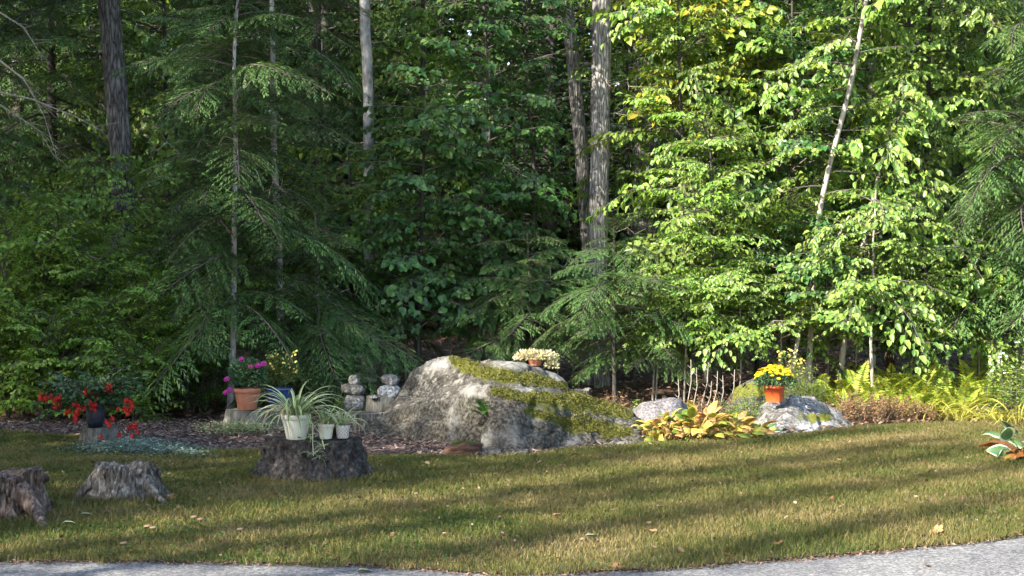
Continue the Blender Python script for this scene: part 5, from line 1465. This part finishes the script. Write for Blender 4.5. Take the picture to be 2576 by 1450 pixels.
for i, (u, d, h, w) in enumerate([(2510, 17.2, .75, .12), (2555, 16.9, .9, .16), (2535, 17.8, .7, .2)]):
    stem_bush('weed', ['pale flowering weed left of the tall white one', 'tall weed with white flower heads at the right edge', 'leafy weed behind the white flowered one'][i], 'weed', u, d, h, w, 9, 40, .055, .02, M['weed'], 840 + i, 'tall weeds', flowers=FL_W)
for i, (u, d, h, w) in enumerate([(1878, 15.9, .30, .14), (1900, 16.3, .42, .16), (1850, 16.2, .28, .16)]):
    stem_bush('weed', ['green weed left of the right boulder', 'yellow green weed behind the right boulder', 'low weed behind the hosta bed'][i], 'weed', u, d, h, w, 22, 34, .03, .012, M['weed'], 850 + i, 'weeds behind the hostas')
for i, (u, d, h) in enumerate([(1600, 17.3, .22), (1628, 16.6, .18), (1690, 16.8, .2), (1740, 16.6, .3), (1790, 16.6, .32), (1825, 16.8, .34), (1770, 17.2, .3), (1540, 17.8, .3), (870, 16.6, .3), (935, 16.8, .28)]):
    stem_bush('weed', ['small weed behind the right end of the boulder', 'bright green weed left of the mauve rock', 'small weed behind the mauve rock', 'dry weed left of the white stems', 'dry weed among the white stems', 'dry weed right of the white stems', 'dry weed behind the white stems', 'thin weed at the foot of the slim trunk', 'green weed behind the left cairn', 'green weed between the cairns'][i],
              'weed', u, d, h, .14, 12, 18, .035, .016, M['redleaf'] if 3 <= i <= 7 else M['weed'], 860 + i, 'small weeds')
# dried white stems
for i, (u0, v0, u1, v1) in enumerate([(1729, 1000, 1738, 905), (1745, 1000, 1752, 925), (1762, 1008, 1782, 912), (1790, 1000, 1805, 935), (1812, 1000, 1818, 945), (1832, 990, 1848, 930), (1772, 1010, 1790, 960), (1702, 1000, 1706, 955)]):
    d = 16.7 + .1 * (i % 3)
    a, b = pw(u0, v0, d), pw(u1, v1, d); a.z = gz(a.x, d) - .02
    root = thing('dried_plant', ['tall dried white stem left of all the others', 'second tall dried white stem', 'leaning dried white stem in the middle', 'bent dried stem right of the leaning one', 'short dried stem near the slanted rock', 'dried stem rising against the slanted rock', 'low leaning dried stem among the weeds', 'short dried stem behind the mauve rock'][i], 'dried stem', a, 0, 'dried white stems')
    mb = MB(); e = b - a
    mb.tube([(0, 0, 0), tuple(e * .3 + Vector((-.012, 0, 0))), tuple(e * .65 + Vector((.018, 0, 0))), tuple(e)], [.008, .007, .006, .0035], 6, 0, True)
    for k in range(4):
        f = .45 + .14 * k; p = e * f
        mb.tube([tuple(p), tuple(p + Vector((.03 * (-1) ** k, .01, .03)))], [.004, .002], 4)
    obj('stem', mb.mesh('stem', M['dead']), root)

# ------------------------------------------------------------------ small things on the lawn and road
M['brownleaf'] = noisemat('fallen_brown_leaf', [(.16, .07, .03), (.32, .16, .07)], scale=20, bump=0, objvar=.4)
M['paleleaf'] = noisemat('fallen_pale_leaf', [(.20, .22, .12), (.28, .29, .18)], scale=20, bump=0)
def lobed_leaf(seed, L, mat):
    r = random.Random(seed); n = 30
    pts = [(0, 0, .006)]
    for i in range(n):
        a = i / n * 6.283
        rad = L * .5 * (.62 + .38 * abs(math.cos(a * 2.5)) ** .7)
        pts.append((rad * math.cos(a), rad * math.sin(a) * .8, .012 + .35 * L * .5 * (math.sin(a * 2 + seed) * .35 + .4 * r.random() * .5)))
    mb = MB(); mb.add(pts, [[0, 1 + i, 1 + (i + 1) % n] for i in range(n)])
    mb.tube([(0, 0, .006), (-L * .8, 0, .02)], [.002, .001], 4)
    return mb.mesh('fallen_leaf', mat)
LV = [lobed_leaf(i, .11, M['brownleaf']) for i in range(4)]
LP = [(1063, 1298, 'curled brown leaf on the lawn below the big boulder'), (1402, 1310, 'dark oak leaf in the middle of the lawn'), (2090, 1271, 'rust brown leaf on the right part of the lawn'), (1555, 1420, 'large tan leaf at the edge of the road'), (1640, 1347, 'small brown leaf near the pale one on the lawn'),
      (1440, 1155, 'tan leaf in the grass just below the boulder'), (1955, 1380, 'brown leaf near the road at the right'), (1830, 1410, 'small leaf on the lawn edge beside the road'), (2360, 1350, 'brown leaf where lawn meets road at the right'), (430, 1262, 'orange leaf by the root of the weathered stump'), (525, 1195, 'brown leaf in the grass left of the broad stump'), (470, 1120, 'tan leaf on the mulch left of the broad stump'),
      (1050, 1108, 'brown leaf on the mulch by the boulder'), (2330, 1420, 'brown leaf lying on the road')]
r = random.Random(31)
for i, (u, v, lb) in enumerate(LP):
    d = gd(v); x = (u - CU) / FD * d
    o = obj('fallen_leaf', LV[i % 4], loc=(x, d, gz(x, d) + (.035 if v < 1418 else .002)), label=lb, cat='leaf', group='fallen brown leaves')
    o.rotation_euler = (r.gauss(0, .25), r.gauss(0, .25), r.uniform(0, 6)); o.scale = (r.uniform(.5, .85),) * 3
for (u, v, lb) in [(896, 1433, 'pale green leaf lying on the road'), (1470, 1363, 'pale green leaf in the grass near the road'), (155, 1332, 'pale leaf at the tip of the rotting root'), (200, 1310, 'small white leaf beside the rotting stump')]:
    d = gd(v); x = (u - CU) / FD * d
    V, F = leafset([[0, 0, 0]], [[1, .3, .1]], [[0, 0, 1]], .09, .05)
    o = obj('fallen_leaf', npmesh('fallen_leaf', V, [(F, 0)], M['paleleaf']), loc=(x, d, gz(x, d) + (.05 if v < 1418 else .008)), label=lb, cat='leaf', group='fallen pale leaves')
M['mush'] = plain('mushroom_cap', (.15, .105, .06), .85)
mb = MB(); lathe(mb, [(0.004, -.03), (.004, .0), (.022, .002), (.025, .005), (.020, .011), (.01, .014), (0, .015)], 18)
MU = mb.mesh('mushroom', M['mush'], True)
for (u, v, lb) in [(372, 1337, 'pair of tan mushrooms, the left cap'), (386, 1341, 'pair of tan mushrooms, the right cap'), (488, 1312, 'left of the upper tan mushrooms'), (505, 1318, 'right of the upper tan mushrooms'), (605, 1345, 'lone tan mushroom right of the pairs'), (312, 1383, 'tan mushroom close to the road')]:
    d = gd(v); x = (u - CU) / FD * d
    obj('mushroom', MU, loc=(x, d, gz(x, d) + .035), label=lb, cat='mushroom', group='tan mushrooms in the lawn')
n = 1500
fx = scatter_wedge(n, 8, 16.5); a = rng.uniform(0, 6.283, n)
V, F = leafset(np.stack([fx[:, 0], fx[:, 1], GZ(fx[:, 0], fx[:, 1]) + rng.uniform(.02, .045, n)], -1), np.stack([np.cos(a), np.sin(a), rng.normal(0, .4, n)], -1), rng.normal(0, .5, (n, 3)) + [0, 0, 1], rng.uniform(.015, .05, n), rng.uniform(.008, .024, n), .2, -.1)
obj('lawn_litter', npmesh('lawn_litter', V, [(F, 0)], M['litter_leaf']), kind='stuff', label='bits of dry leaf scattered through the lawn', cat='leaf litter')
n = 2600
x = rng.uniform(-3.6, 3.7, n); y = road_y(x) - .03 + rng.normal(0, .03, n); a = rng.uniform(0, 6.283, n)
V, F = leafset(np.stack([x, y, GZ(x, y) + rng.uniform(.002, .012, n)], -1), np.stack([np.cos(a), np.sin(a), rng.normal(0, .2, n)], -1), rng.normal(0, .3, (n, 3)) + [0, 0, 1], rng.uniform(.01, .035, n), rng.uniform(.006, .014, n))
obj('edge_debris', npmesh('edge_debris', V, [(F, 0)], M['litter_leaf']), kind='stuff', label='brown needles and leaf bits along the road edge', cat='debris')
# bare grey twigs hanging at the upper left
for i, pts_ in enumerate([[(-40, 225), (80, 250), (180, 290), (260, 330)], [(-30, 130), (60, 200), (110, 290), (150, 420)], [(-40, 240), (40, 290), (100, 330), (140, 400)], [(-20, 20), (60, 70), (110, 150)]]):
    d = 17.5 + .3 * i
    P = [pw(u, v, d + .1 * k) for k, (u, v) in enumerate(pts_)]
    P0 = P[0].copy()
    root = thing('bare_branch', ['long bare grey branch at the upper left edge', 'hanging bare twig left of the big trunk', 'forked bare twig under the long bare branch', 'thin bare twig at the top left corner'][i], 'branch', P0, 0, 'bare twigs')
    mb = MB(); mb.tube([tuple(p - P0) for p in P], np.linspace(.014, .003, len(P)), 5)
    g = random.Random(i)
    for k in range(10):
        f = g.uniform(.2, .98) * (len(P) - 1); j = int(f); q = P[j].lerp(P[j + 1], f - j) - P0
        mb.tube([tuple(q), tuple(q + Vector((g.uniform(.05, .3), g.uniform(-.1, .1), g.uniform(-.25, .1))))], [.004, .0015], 4)
    obj('wood', mb.mesh('wood', M['dead']), root)
